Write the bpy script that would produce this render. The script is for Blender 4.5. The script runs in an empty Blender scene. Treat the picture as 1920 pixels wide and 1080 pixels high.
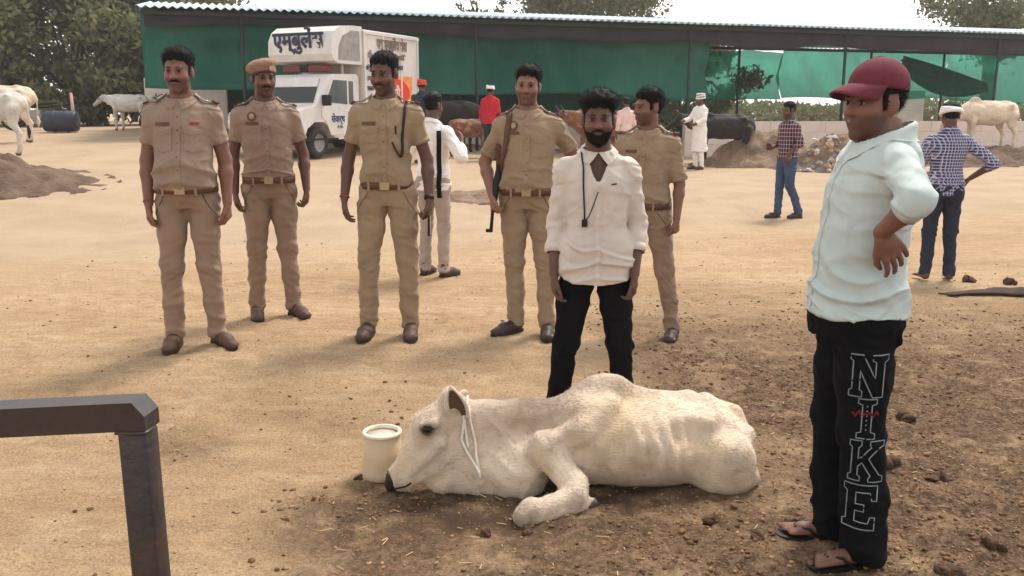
import bpy, bmesh, math, random
import numpy as np
from mathutils import Vector, Matrix
from mathutils.bvhtree import BVHTree

SC = bpy.context.scene
COL = SC.collection
R = math.radians

# ------------------------------------------------------------------ camera
cam = bpy.data.objects.new('camera', bpy.data.cameras.new('camera'))
COL.objects.link(cam)
SC.camera = cam
cam.location = (0, 0, 1.5)
cam.rotation_euler = (R(90 - 11.134), 0, 0)
cam.data.sensor_width = 36.0
cam.data.lens = 31.16
cam.data.clip_start = 0.05
cam.data.clip_end = 3000

# ------------------------------------------------------------------ sky and sun
SUN_EL, SUN_AZ = R(58), R(35)      # azimuth measured from +Y (away from the camera) towards +X
W = bpy.data.worlds.new('World')
SC.world = W
W.use_nodes = True
nt = W.node_tree
nt.nodes.clear()
sky = nt.nodes.new('ShaderNodeTexSky')
sky.sky_type = 'NISHITA'
sky.sun_disc = False
sky.sun_elevation = SUN_EL
sky.sun_rotation = SUN_AZ
sky.air_density = 1.0
sky.dust_density = 1.0
sky.ozone_density = 1.0
hs = nt.nodes.new('ShaderNodeHueSaturation')      # thin white overcast: the blue is washed out
hs.inputs['Saturation'].default_value = 0.12
bg = nt.nodes.new('ShaderNodeBackground')
bg.inputs['Strength'].default_value = 0.13
wo = nt.nodes.new('ShaderNodeOutputWorld')
nt.links.new(sky.outputs['Color'], hs.inputs['Color'])
nt.links.new(hs.outputs['Color'], bg.inputs['Color'])
nt.links.new(bg.outputs['Background'], wo.inputs['Surface'])
sl = bpy.data.lights.new('sun', 'SUN')
sl.energy = 1.5
sl.angle = R(16)
sl.color = (1.0, 0.92, 0.82)
sun = bpy.data.objects.new('sun', sl)
COL.objects.link(sun)
sd = Vector((math.sin(SUN_AZ) * math.cos(SUN_EL), math.cos(SUN_AZ) * math.cos(SUN_EL), math.sin(SUN_EL)))
sun.rotation_euler = sd.to_track_quat('Z', 'Y').to_euler()
sun.location = (10, 10, 30)
VS = SC.view_settings
SC.display_settings.display_device = 'sRGB'
VS.view_transform = 'Standard'
VS.look = 'None'
VS.exposure = 1.25
VS.gamma = 1.0
VS.use_curve_mapping = False
SC.cycles.max_bounces = 6
SC.cycles.transparent_max_bounces = 12

# ------------------------------------------------------------------ small helpers
def link(o):
    COL.objects.link(o)
    return o

def tag(o, label=None, cat=None, group=None, kind=None):
    if label: o['label'] = label
    if cat: o['category'] = cat
    if group: o['group'] = group
    if kind: o['kind'] = kind
    return o

def empty(name, loc, rz=0, scale=1.0):
    o = link(bpy.data.objects.new(name, None))
    o.location = loc
    o.rotation_euler = (0, 0, rz)
    o.scale = (scale,) * 3
    o.empty_display_size = 0.2
    return o

def mesh_np(name, V, F, mat, parent=None, smooth=True):
    """V (n,3) array, F (m,4) or (m,3) int array -> one mesh object"""
    V = np.asarray(V, np.float32); F = np.asarray(F, np.int32)
    me = bpy.data.meshes.new(name)
    k = F.shape[1]; m = len(F)
    me.vertices.add(len(V)); me.vertices.foreach_set('co', V.ravel())
    me.loops.add(m * k); me.loops.foreach_set('vertex_index', F.ravel())
    me.polygons.add(m)
    me.polygons.foreach_set('loop_start', np.arange(0, m * k, k, dtype=np.int32))
    me.polygons.foreach_set('loop_total', np.full(m, k, np.int32))
    me.polygons.foreach_set('use_smooth', np.full(m, smooth, bool))
    me.update(calc_edges=True)
    o = link(bpy.data.objects.new(name, me))
    if mat: me.materials.append(mat)
    if parent: o.parent = parent
    return o

def mesh_py(name, V, F, mat, parent=None, smooth=False):
    me = bpy.data.meshes.new(name)
    me.from_pydata([tuple(v) for v in V], [], [tuple(f) for f in F])
    me.update()
    if smooth:
        for p in me.polygons: p.use_smooth = True
    o = link(bpy.data.objects.new(name, me))
    if mat: me.materials.append(mat)
    if parent: o.parent = parent
    return o

def bm_obj(name, bm, mat, parent=None, smooth=False, bevel=0, seg=2, angle=35):
    if bevel:
        bmesh.ops.bevel(bm, geom=[e for e in bm.edges if len(e.link_faces) == 2 and e.calc_face_angle(0) > R(angle)],
                        offset=bevel, segments=seg, affect='EDGES', profile=0.5)
    bmesh.ops.recalc_face_normals(bm, faces=bm.faces)
    me = bpy.data.meshes.new(name)
    bm.to_mesh(me); bm.free()
    for p in me.polygons: p.use_smooth = smooth
    o = link(bpy.data.objects.new(name, me))
    if mat: me.materials.append(mat)
    if parent: o.parent = parent
    return o

def add_box(bm, lo, hi, M=None):
    lo = Vector(lo); hi = Vector(hi)
    m = Matrix.Translation((lo + hi) / 2) @ Matrix.Diagonal((*(hi - lo), 1))
    if M is not None: m = M @ m
    return bmesh.ops.create_cube(bm, size=1, matrix=m)['verts']

def add_prism(bm, poly, x0, x1):
    """polygon in (y,z) extruded along x"""
    a = [bm.verts.new((x0, p[0], p[1])) for p in poly]
    b = [bm.verts.new((x1, p[0], p[1])) for p in poly]
    n = len(poly)
    bm.faces.new(a); bm.faces.new(b[::-1])
    for i in range(n): bm.faces.new((a[i], a[(i + 1) % n], b[(i + 1) % n], b[i]))

def add_cyl(bm, p0, p1, r0, r1=None, n=16, caps=True):
    p0 = Vector(p0); p1 = Vector(p1); r1 = r0 if r1 is None else r1
    d = p1 - p0
    M = Matrix.Translation((p0 + p1) / 2) @ d.to_track_quat('Z', 'Y').to_matrix().to_4x4()
    return bmesh.ops.create_cone(bm, cap_ends=caps, segments=n, radius1=r0, radius2=r1, depth=d.length, matrix=M)['verts']

def add_tube(bm, pts, r, n=8):
    pts = [Vector(p) for p in pts]
    rings = []
    for i, p in enumerate(pts):
        t = (pts[min(i + 1, len(pts) - 1)] - pts[max(i - 1, 0)]).normalized()
        q = t.to_track_quat('Z', 'Y')
        rr = r[i] if isinstance(r, (list, tuple)) else r
        rings.append([bm.verts.new(p + q @ Vector((math.cos(a) * rr, math.sin(a) * rr, 0))) for a in [2 * math.pi * j / n for j in range(n)]])
    # keep rings aligned
    for i in range(len(rings) - 1):
        A, B = rings[i], rings[i + 1]
        s = min(range(n), key=lambda s: sum((A[j].co - B[(j + s) % n].co).length for j in range(0, n, 2)))
        B[:] = B[s:] + B[:s]
        for j in range(n): bm.faces.new((A[j], A[(j + 1) % n], B[(j + 1) % n], B[j]))
    bm.faces.new(rings[0][::-1]); bm.faces.new(rings[-1])

def add_lathe(bm, prof, n=32, M=None):
    """profile [(r,z)...] spun about z"""
    rings = []
    for r, z in prof:
        if r < 1e-5:
            v = Vector((0, 0, z)); v = M @ v if M is not None else v
            rings.append([bm.verts.new(v)])
        else:
            ring = []
            for j in range(n):
                a = 2 * math.pi * j / n
                v = Vector((r * math.cos(a), r * math.sin(a), z)); v = M @ v if M is not None else v
                ring.append(bm.verts.new(v))
            rings.append(ring)
    for A, B in zip(rings, rings[1:]):
        for j in range(n):
            k = (j + 1) % n
            if len(A) == 1: bm.faces.new((A[0], B[j], B[k]))
            elif len(B) == 1: bm.faces.new((A[j], A[k], B[0]))
            else: bm.faces.new((A[j], A[k], B[k], B[j]))

# ------------------------------------------------------------------ noise
def _hash(ix, iy, iz, seed):
    h = (ix * 374761393 + iy * 668265263 + iz * 2147483647 + seed * 974711) & 0xFFFFFFFF
    h = ((h ^ (h >> 13)) * 1274126177) & 0xFFFFFFFF
    h = h ^ (h >> 16)
    return (h & 0xFFFFFF) / float(0x7FFFFF) - 1.0

def vnoise(P, scale=1.0, seed=0):
    P = np.asarray(P, np.float64) * np.asarray(scale, np.float64)
    i = np.floor(P).astype(np.int64); f = P - i
    f = f * f * f * (f * (f * 6 - 15) + 10)
    o = 0
    for dx in (0, 1):
        wx = f[:, 0] if dx else 1 - f[:, 0]
        for dy in (0, 1):
            wy = f[:, 1] if dy else 1 - f[:, 1]
            for dz in (0, 1):
                wz = f[:, 2] if dz else 1 - f[:, 2]
                o = o + wx * wy * wz * _hash(i[:, 0] + dx, i[:, 1] + dy, i[:, 2] + dz, seed)
    return o

def fbm(P, scale=1.0, oct=3, seed=0):
    P = np.asarray(P, np.float64) * np.asarray(scale, np.float64)
    o = 0; a = 1.0
    for k in range(oct):
        o = o + a * vnoise(P, 1.0, seed + k); P = P * 2.03; a *= 0.5
    return o

def ss(a, b, x):
    t = np.clip((x - a) / (b - a), 0, 1)
    return t * t * (3 - 2 * t)

# ------------------------------------------------------------------ signed distance fields -> one continuous surface
class Field:
    def __init__(s, lo, hi, step, fine=()):
        s.ax = []
        for i in range(3):
            v = lo[i]; out = [v]
            zones = [(c[i] - h, c[i] + h, st) for c, h, st in fine]
            while v < hi[i]:
                st = step
                for a, b, q in zones:
                    if a - q < v < b: st = min(st, q)
                v += st; out.append(v)
            s.ax.append(np.array(out, np.float32))
        s.D = np.full([len(a) for a in s.ax], 9.0, np.float32)

    def _sl(s, lo, hi):
        sl = []
        for i in range(3):
            a = max(np.searchsorted(s.ax[i], lo[i]) - 1, 0); b = min(np.searchsorted(s.ax[i], hi[i]) + 1, len(s.ax[i]))
            if b <= a: return None, None
            sl.append(slice(a, b))
        X = s.ax[0][sl[0]][:, None, None]; Y = s.ax[1][sl[1]][None, :, None]; Z = s.ax[2][sl[2]][None, None, :]
        return tuple(sl), (X, Y, Z)

    def _comb(s, sl, d, k, op):
        A = s.D[sl]
        if op == 's':
            d = -d
            if k > 0:
                h = np.clip(0.5 - 0.5 * (A - d) / k, 0, 1); s.D[sl] = A * (1 - h) + d * h + k * h * (1 - h)
            else: s.D[sl] = np.maximum(A, d)
        elif k > 0:
            h = np.clip(0.5 + 0.5 * (A - d) / k, 0, 1); s.D[sl] = A * (1 - h) + d * h - k * h * (1 - h)
        else: s.D[sl] = np.minimum(A, d)

    def cone(s, a, b, ra, rb, k=0.02, op='u', sq=None, clip=None):
        """tapered capsule; sq=(dir, factor) flattens it along dir"""
        a = np.array(a, float); b = np.array(b, float)
        r = max(ra, rb) * (max(1, sq[1]) if sq else 1) + k + 0.03
        sl, c = s._sl(np.minimum(a, b) - r, np.maximum(a, b) + r)
        if sl is None: return s
        ba = b - a; L = float(ba @ ba) + 1e-12
        px, py, pz = c[0] - a[0], c[1] - a[1], c[2] - a[2]
        h = np.clip((px * ba[0] + py * ba[1] + pz * ba[2]) / L, 0, 1)
        vx, vy, vz = px - h * ba[0], py - h * ba[1], pz - h * ba[2]
        q = vx * vx + vy * vy + vz * vz
        if sq:
            n = np.array(sq[0], float); n /= np.linalg.norm(n)
            w = vx * n[0] + vy * n[1] + vz * n[2]
            q = q + (1 / sq[1] ** 2 - 1) * w * w
        d = np.sqrt(q) - (ra + (rb - ra) * h)
        if clip is not None:
            p, n = clip
            d = np.maximum(d, (c[0] - p[0]) * n[0] + (c[1] - p[1]) * n[1] + (c[2] - p[2]) * n[2])
        s._comb(sl, d, k, op)
        return s

    def ell(s, c0, r, rot=None, k=0.02, op='u'):
        c0 = np.array(c0, float); r = np.array(r, float)
        m = r.max() + k + 0.03
        sl, c = s._sl(c0 - m, c0 + m)
        if sl is None: return s
        p = (c[0] - c0[0], c[1] - c0[1], c[2] - c0[2])
        if rot is not None:
            M = np.array(rot)      # columns are the local axes
            p = tuple(p[0] * M[0, i] + p[1] * M[1, i] + p[2] * M[2, i] for i in range(3))
        k0 = np.sqrt((p[0] / r[0]) ** 2 + (p[1] / r[1]) ** 2 + (p[2] / r[2]) ** 2)
        k1 = np.sqrt((p[0] / r[0] ** 2) ** 2 + (p[1] / r[1] ** 2) ** 2 + (p[2] / r[2] ** 2) ** 2)
        s._comb(sl, k0 * (k0 - 1) / np.maximum(k1, 1e-6), k, op)
        return s

    def loft(s, secs, k=0.02, pw=2.3, zlo=None, zhi=None, op='u'):
        """stack of ellipses (z, cx, cy, rx, ry) along z"""
        S = np.array(secs, float)
        S = S[np.argsort(S[:, 0])]
        lo = (S[:, 1] - S[:, 3]).min(), (S[:, 2] - S[:, 4]).min(), S[0, 0]
        hi = (S[:, 1] + S[:, 3]).max(), (S[:, 2] + S[:, 4]).max(), S[-1, 0]
        m = k + 0.04
        sl, c = s._sl([v - m for v in lo], [v + m for v in hi])
        z = c[2].ravel()
        def it(col):
            zz = np.linspace(S[0, 0] - .05, S[-1, 0] + .05, 200)
            f = np.interp(zz, S[:, 0], S[:, col])
            ker = np.hanning(15); ker /= ker.sum()
            f = np.convolve(np.pad(f, 7, mode='edge'), ker, 'valid')
            return np.interp(z, zz, f)[None, None, :]
        cx, cy, rx, ry = (it(i) for i in (1, 2, 3, 4))
        q = (np.abs((c[0] - cx) / rx) ** pw + np.abs((c[1] - cy) / ry) ** pw) ** (1 / pw)
        d = (q - 1) * np.minimum(rx, ry)
        d = np.maximum(d, np.maximum(c[2] - S[-1, 0], S[0, 0] - c[2]))
        s._comb(sl, d, k, op)
        return s

    def cut(s, p, n, k=0.0):
        """remove everything on the side n points to"""
        n = np.array(n, float); n /= np.linalg.norm(n)
        d = (s.ax[0][:, None, None] - p[0]) * n[0] + (s.ax[1][None, :, None] - p[1]) * n[1] + (s.ax[2][None, None, :] - p[2]) * n[2]
        if k > 0:
            A = s.D; h = np.clip(0.5 - 0.5 * (A - d) / k, 0, 1); s.D = A * (1 - h) + d * h + k * h * (1 - h)
        else: s.D = np.maximum(s.D, d)
        return s

    def mesh(s, D0=None, thr=.004):
        """D0: the field before it was cut; faces lying inside it (flat caps) are left open, like the mouth of a sleeve"""
        D = s.D; I = D < 0
        nx, ny, nz = D.shape
        any_ = np.zeros((nx - 1, ny - 1, nz - 1), np.uint8)
        for a in (0, 1):
            for b in (0, 1):
                for c in (0, 1): any_ += I[a:nx - 1 + a, b:ny - 1 + b, c:nz - 1 + c]
        act = (any_ > 0) & (any_ < 8)
        idx = np.argwhere(act)
        cid = np.full(act.shape, -1, np.int32); cid[act] = np.arange(len(idx))
        X, Y, Z = s.ax
        i, j, k = idx.T
        acc = np.zeros((len(idx), 3)); cnt = np.zeros(len(idx))
        cor = [(a, b, c) for a in (0, 1) for b in (0, 1) for c in (0, 1)]
        for A in cor:
            for t in range(3):
                if A[t]: continue
                B = list(A); B[t] = 1
                va = D[i + A[0], j + A[1], k + A[2]]; vb = D[i + B[0], j + B[1], k + B[2]]
                m = (va < 0) != (vb < 0)
                tt = np.where(m, va / np.where(m, va - vb, 1), 0)
                pa = np.stack([X[i + A[0]], Y[j + A[1]], Z[k + A[2]]], 1); pb = np.stack([X[i + B[0]], Y[j + B[1]], Z[k + B[2]]], 1)
                acc += np.where(m[:, None], pa + (pb - pa) * tt[:, None], 0); cnt += m
        V = acc / np.maximum(cnt, 1)[:, None]
        Q = []
        def quads(m, f, off):
            e = np.argwhere(m)
            if len(e) == 0: return
            fl = f[tuple(e.T)]
            c = [cid[tuple((e + o).T)] for o in off]
            q = np.stack(c, 1)
            q[~fl] = q[~fl][:, ::-1]
            Q.append(q[(q >= 0).all(1)])
        m = np.zeros(D.shape, bool); m[:-1, 1:-1, 1:-1] = I[:-1, 1:-1, 1:-1] != I[1:, 1:-1, 1:-1]
        quads(m, I, [np.array(o) for o in ((0, -1, -1), (0, 0, -1), (0, 0, 0), (0, -1, 0))])
        m = np.zeros(D.shape, bool); m[1:-1, :-1, 1:-1] = I[1:-1, :-1, 1:-1] != I[1:-1, 1:, 1:-1]
        quads(m, I, [np.array(o) for o in ((-1, 0, -1), (-1, 0, 0), (0, 0, 0), (0, 0, -1))])
        m = np.zeros(D.shape, bool); m[1:-1, 1:-1, :-1] = I[1:-1, 1:-1, :-1] != I[1:-1, 1:-1, 1:]
        quads(m, I, [np.array(o) for o in ((-1, -1, 0), (0, -1, 0), (0, 0, 0), (-1, 0, 0))])
        Q = np.concatenate(Q)
        if D0 is not None:
            m8 = 0
            for a, b, c in cor: m8 = m8 + D0[i + a, j + b, k + c]
            cap = (m8 / 8) < -thr
            Q = Q[~cap[Q].all(1)]
            used = np.zeros(len(V), bool); used[Q.ravel()] = True
            new = np.cumsum(used) - 1
            V = V[used]; Q = new[Q]
        return V, Q

def vnormals(V, Q):
    n = np.cross(V[Q[:, 2]] - V[Q[:, 0]], V[Q[:, 3]] - V[Q[:, 1]])
    N = np.zeros_like(V)
    for c in range(4): np.add.at(N, Q[:, c], n)
    return N / np.maximum(np.linalg.norm(N, axis=1), 1e-12)[:, None]

def relax(V, Q, it=1, w=0.5):
    for _ in range(it):
        A = np.zeros_like(V); C = np.zeros(len(V))
        for a in range(4):
            b = (a + 1) % 4
            np.add.at(A, Q[:, a], V[Q[:, b]]); np.add.at(C, Q[:, a], 1)
            np.add.at(A, Q[:, b], V[Q[:, a]]); np.add.at(C, Q[:, b], 1)
        V = V * (1 - w) + w * A / np.maximum(C, 1)[:, None]
    return V

def strands(V, Q, n, dirf, length, width, seed):
    """short tapered hairs growing out of a surface; returns extra verts and quads"""
    rs = np.random.RandomState(seed)
    N = vnormals(V, Q)
    f = rs.randint(0, len(Q), n); w = rs.dirichlet((1, 1, 1, 1), n)
    P = (V[Q[f]] * w[:, :, None]).sum(1); nn = (N[Q[f]] * w[:, :, None]).sum(1)
    d = dirf(P, nn, rs); d /= np.linalg.norm(d, axis=1)[:, None]
    L = length * rs.uniform(.5, 1.2, n)[:, None]
    sd_ = np.cross(d, rs.normal(size=(n, 3))); sd_ /= np.linalg.norm(sd_, axis=1)[:, None]
    P = P - nn * .001
    S4 = np.stack([P - sd_ * width / 2, P + sd_ * width / 2, P + d * L + sd_ * width * .12, P + d * L - sd_ * width * .12], 1).reshape(-1, 3)
    return np.concatenate([V, S4]), np.concatenate([Q, len(V) + np.arange(n * 4).reshape(-1, 4)])

def bvh_of(V, Q):
    return BVHTree.FromPolygons(V.tolist(), Q.tolist())

# ------------------------------------------------------------------ things laid on a surface
def patch(name, bvh, c, u, v, w, h, d, mat, parent, off=0.004, nu=6, nv=6, point=0.0, shape=None):
    """thin sewn-on patch: a grid dropped along d onto a surface, with an edge all round"""
    c = Vector(c); u = Vector(u).normalized(); v = Vector(v).normalized(); d = Vector(d).normalized()
    top = {}; V = []; F = []
    last = None
    for j in range(nv + 1):
        for i in range(nu + 1):
            a = (i / nu - .5) * w; b = (j / nv - .5) * h
            if point and j == 0: b -= point * (1 - abs(2 * i / nu - 1))
            if shape: a, b = shape(i / nu * 2 - 1, j / nv * 2 - 1, w / 2, h / 2)
            p = c + u * a + v * b
            hit, n, _, _ = bvh.ray_cast(p - d * 0.4, d, 0.8)
            if hit is None: hit = last if last is not None else p
            last = hit
            top[(i, j)] = len(V); V.append(hit - d * off)
            V.append(hit + d * 0.004)
    for j in range(nv):
        for i in range(nu):
            F.append((top[i, j], top[i + 1, j], top[i + 1, j + 1], top[i, j + 1]))
    ring = [(i, 0) for i in range(nu)] + [(nu, j) for j in range(nv)] + [(i, nv) for i in range(nu, 0, -1)] + [(0, j) for j in range(nv, 0, -1)]
    for a, b in zip(ring, ring[1:] + ring[:1]):
        F.append((top[b], top[a], top[a] + 1, top[b] + 1))
    return mesh_py(name, V, F, mat, parent, smooth=False)

def ribbon_bm(bm, pts, width, nrm, thick=0.003):
    """flat strip along pts; nrm gives the outward normal per point"""
    pts = [Vector(p) for p in pts]; A = []
    for i, p in enumerate(pts):
        t = (pts[min(i + 1, len(pts) - 1)] - pts[max(i - 1, 0)]).normalized()
        n = Vector(nrm[i]); s = t.cross(n).normalized() * width / 2
        n = n.normalized() * thick
        A.append([bm.verts.new(p + s), bm.verts.new(p + s + n), bm.verts.new(p - s + n), bm.verts.new(p - s)])
    for a, b in zip(A, A[1:]):
        for j in range(4): bm.faces.new((a[j], a[(j + 1) % 4], b[(j + 1) % 4], b[j]))
    bm.faces.new(A[0]); bm.faces.new(A[-1][::-1])

def resample(pts, step):
    pts = [Vector(p) for p in pts]; out = [pts[0]]
    for a, b in zip(pts, pts[1:]):
        n = max(1, int((b - a).length / step + .5))
        out += [a.lerp(b, i / n) for i in range(1, n + 1)]
    return out

def strap(name, bvh, pts, width, mat, parent, thick=0.005, off=0.001, step=0.025):
    """band that hugs a surface, through pts"""
    P, N = [], []
    for p in resample(pts, step):
        h, n, _, _ = bvh.find_nearest(p)
        P.append(h + n * off); N.append(n)
    N2 = [(N[max(i - 1, 0)] + N[i] + N[min(i + 1, len(N) - 1)]).normalized() for i in range(len(N))]
    P2 = [(P[max(i - 1, 0)] + P[i] * 2 + P[min(i + 1, len(P) - 1)]) / 4 + N2[i] * off for i in range(len(P))]
    bm = bmesh.new(); ribbon_bm(bm, P2, width, N2, thick)
    return bm_obj(name, bm, mat, parent, smooth=True)

def strokes(name, lines, width, place, mat, parent, thick=0.004, step=0.01):
    """pen strokes: each line a list of (u,v); place(u,v) -> (point, normal)"""
    bm = bmesh.new()
    for ln in lines:
        pl = resample([(p[0], p[1], 0) for p in ln], step)
        P, N = zip(*[place(p.x, p.y) for p in pl])
        if len(P) > 1: ribbon_bm(bm, P, width, N, thick)
    return bm_obj(name, bm, mat, parent)

# ------------------------------------------------------------------ materials
def mat(name, col, rough=0.8, noise=None, bump=0.0, bscale=60, metal=0.0, spec=0.3, sss=0.0, sheen=0.0, amt=0.25, nscale=8, stretch=(1, 1, 1), col2=None, bdist=0.01, wrinkle=0.0):
    m = bpy.data.materials.new(name); m.use_nodes = True
    t = m.node_tree; b = t.nodes['Principled BSDF']
    b.inputs['Base Color'].default_value = (*col, 1)
    b.inputs['Roughness'].default_value = rough
    b.inputs['Metallic'].default_value = metal
    b.inputs['Specular IOR Level'].default_value = spec
    if sss:
        b.inputs['Subsurface Weight'].default_value = sss
        b.inputs['Subsurface Radius'].default_value = (0.02, 0.008, 0.004)
        b.inputs['Subsurface Scale'].default_value = 0.4
    if sheen: b.inputs['Sheen Weight'].default_value = sheen
    tc = t.nodes.new('ShaderNodeTexCoord')
    mp = t.nodes.new('ShaderNodeMapping'); mp.inputs['Scale'].default_value = stretch
    t.links.new(tc.outputs['Object'], mp.inputs['Vector'])
    n = t.nodes.new('ShaderNodeTexNoise'); n.inputs['Scale'].default_value = nscale; n.inputs['Detail'].default_value = 6; n.inputs['Roughness'].default_value = .6
    t.links.new(mp.outputs['Vector'], n.inputs['Vector'])
    mx = t.nodes.new('ShaderNodeMix'); mx.data_type = 'RGBA'
    c2 = col2 if col2 else tuple(c * (1 - amt) for c in col); c1 = col if col2 else tuple(min(1, c * (1 + amt * .6)) for c in col)
    mx.inputs['A'].default_value = (*c1, 1); mx.inputs['B'].default_value = (*c2, 1)
    rp = t.nodes.new('ShaderNodeMapRange'); rp.inputs['From Min'].default_value = .32; rp.inputs['From Max'].default_value = .68
    t.links.new(n.outputs['Fac'], rp.inputs['Value'])
    t.links.new(rp.outputs['Result'], mx.inputs['Factor'])
    t.links.new(mx.outputs['Result'], b.inputs['Base Color'])
    if bump:
        n2 = t.nodes.new('ShaderNodeTexNoise'); n2.inputs['Scale'].default_value = bscale; n2.inputs['Detail'].default_value = 5
        t.links.new(mp.outputs['Vector'], n2.inputs['Vector'])
        bp = t.nodes.new('ShaderNodeBump'); bp.inputs['Strength'].default_value = bump; bp.inputs['Distance'].default_value = bdist
        t.links.new(n2.outputs['Fac'], bp.inputs['Height']); t.links.new(bp.outputs['Normal'], b.inputs['Normal'])
        if wrinkle:      # creases of worn cloth
            m2 = t.nodes.new('ShaderNodeMapping'); m2.inputs['Scale'].default_value = (1, 1, 1.7); m2.inputs['Rotation'].default_value = (.3, .35, 0)
            t.links.new(tc.outputs['Object'], m2.inputs['Vector'])
            n3 = t.nodes.new('ShaderNodeTexNoise'); n3.noise_type = 'RIDGED_MULTIFRACTAL'; n3.inputs['Scale'].default_value = 7; n3.inputs['Detail'].default_value = 2.5; n3.inputs['Distortion'].default_value = .7
            t.links.new(m2.outputs['Vector'], n3.inputs['Vector'])
            b3 = t.nodes.new('ShaderNodeBump'); b3.inputs['Strength'].default_value = .85 * wrinkle; b3.inputs['Distance'].default_value = .022
            t.links.new(n3.outputs['Fac'], b3.inputs['Height']); t.links.new(b3.outputs['Normal'], bp.inputs['Normal'])
    return m

def S(r, g, b):
    """sRGB 0-255 -> linear"""
    f = lambda c: ((c / 255 + .055) / 1.055) ** 2.4 if c / 255 > .04045 else c / 255 / 12.92
    return (f(r), f(g), f(b))
# ------------------------------------------------------------------ ground
def ground(x, y):
    x = np.asarray(x, float); y = np.asarray(y, float)
    A = np.interp(x, [-14, -8, -4, 0, 3, 30], [1.12, 1.15, .78, .5, .3, .3])
    z = A * (1 - np.exp(-np.maximum(y - 11, 0) ** 1.25 / 12.5))
    z = z + .09 * np.exp(-((x + 1.3) / 1.7) ** 2 - ((y - 5.6) / 1.3) ** 2)
    P = np.stack([x.ravel(), y.ravel(), x.ravel() * 0], 1)
    n = .022 * fbm(P, .55, 2, 1)
    near = np.exp(-np.maximum(y.ravel() - 4, 0) / 10)
    z = z + n.reshape(x.shape) * 1.0
    return z

def gz(x, y): return float(ground(np.array([x]), np.array([y]))[0])

def trampled(x, y):
    """0..1: how much dung and loose soil lies here (the lower right of the yard)"""
    P = np.stack([x.ravel(), y.ravel(), x.ravel() * 0], 1)
    m = np.maximum(ss(-.2, 1.2, x.ravel() - .12 * (y.ravel() - 3) + .5 * fbm(P, .8, 2, 5)) * ss(8.5, 4.5, y.ravel()), np.maximum(.7 * ss(.15, .6, fbm(P, .9, 3, 15)) * ss(4.8, 3.4, y.ravel()), .9 * ss(-1.0, -.3, x.ravel() + .3 * fbm(P, 1.5, 2, 25)) * ss(3.55, 3.2, y.ravel() + .15 * fbm(P, 2, 2, 26))))
    return m.reshape(x.shape)

def axis_(lo, hi, f0, f1, step, grow=1.12):
    a = list(np.arange(f0, f1 + 1e-6, step))
    s = step; v = f1
    while v < hi: s *= grow; v += s; a.append(v)
    s = step; v = f0; b = []
    while v > lo: s *= grow; v -= s; b.append(v)
    return np.array(b[::-1] + a)

gx = axis_(-900, 900, -3.6, 3.8, .026); gy = axis_(-60, 1800, 1.6, 8.2, .026)
GX, GY = np.meshgrid(gx, gy, indexing='ij')
GZ = ground(GX, GY)
Pg = np.stack([GX.ravel(), GY.ravel(), GX.ravel() * 0], 1)
tr_ = trampled(GX, GY).ravel()
fineg = (np.abs(Pg[:, 0]) < 9) & (Pg[:, 1] < 16) & (Pg[:, 1] > 0)
d_ = np.zeros(len(Pg))
pf = Pg[fineg]
rg = fbm(pf, (5, 8, 1), 3, 21)
d_[fineg] = .007 * rg + tr_[fineg] * (.016 * np.abs(fbm(pf, 9, 3, 31)) + .010 * np.maximum(vnoise(pf, 19, 35), 0)) + .004 * vnoise(pf, 26, 36)
# shallow hoof and shoe prints
rs = np.random.RandomState(7)
for _ in range(260):
    cx, cy = rs.uniform(-3.4, 3.6), rs.uniform(2.2, 8.0)
    m = (np.abs(Pg[:, 0] - cx) < .2) & (np.abs(Pg[:, 1] - cy) < .2)
    rr = ((Pg[m, 0] - cx) / rs.uniform(.04, .07)) ** 2 + ((Pg[m, 1] - cy) / rs.uniform(.04, .10)) ** 2
    d_[m] += -.014 * np.exp(-rr * 1.2) + .007 * np.exp(-(np.sqrt(rr) - 1.5) ** 2 * 3)
GZ = GZ + d_.reshape(GZ.shape)
ni, nj = GX.shape
idx = np.arange(ni * nj).reshape(ni, nj)
FQ = np.stack([idx[:-1, :-1].ravel(), idx[1:, :-1].ravel(), idx[1:, 1:].ravel(), idx[:-1, 1:].ravel()], 1)

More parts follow.
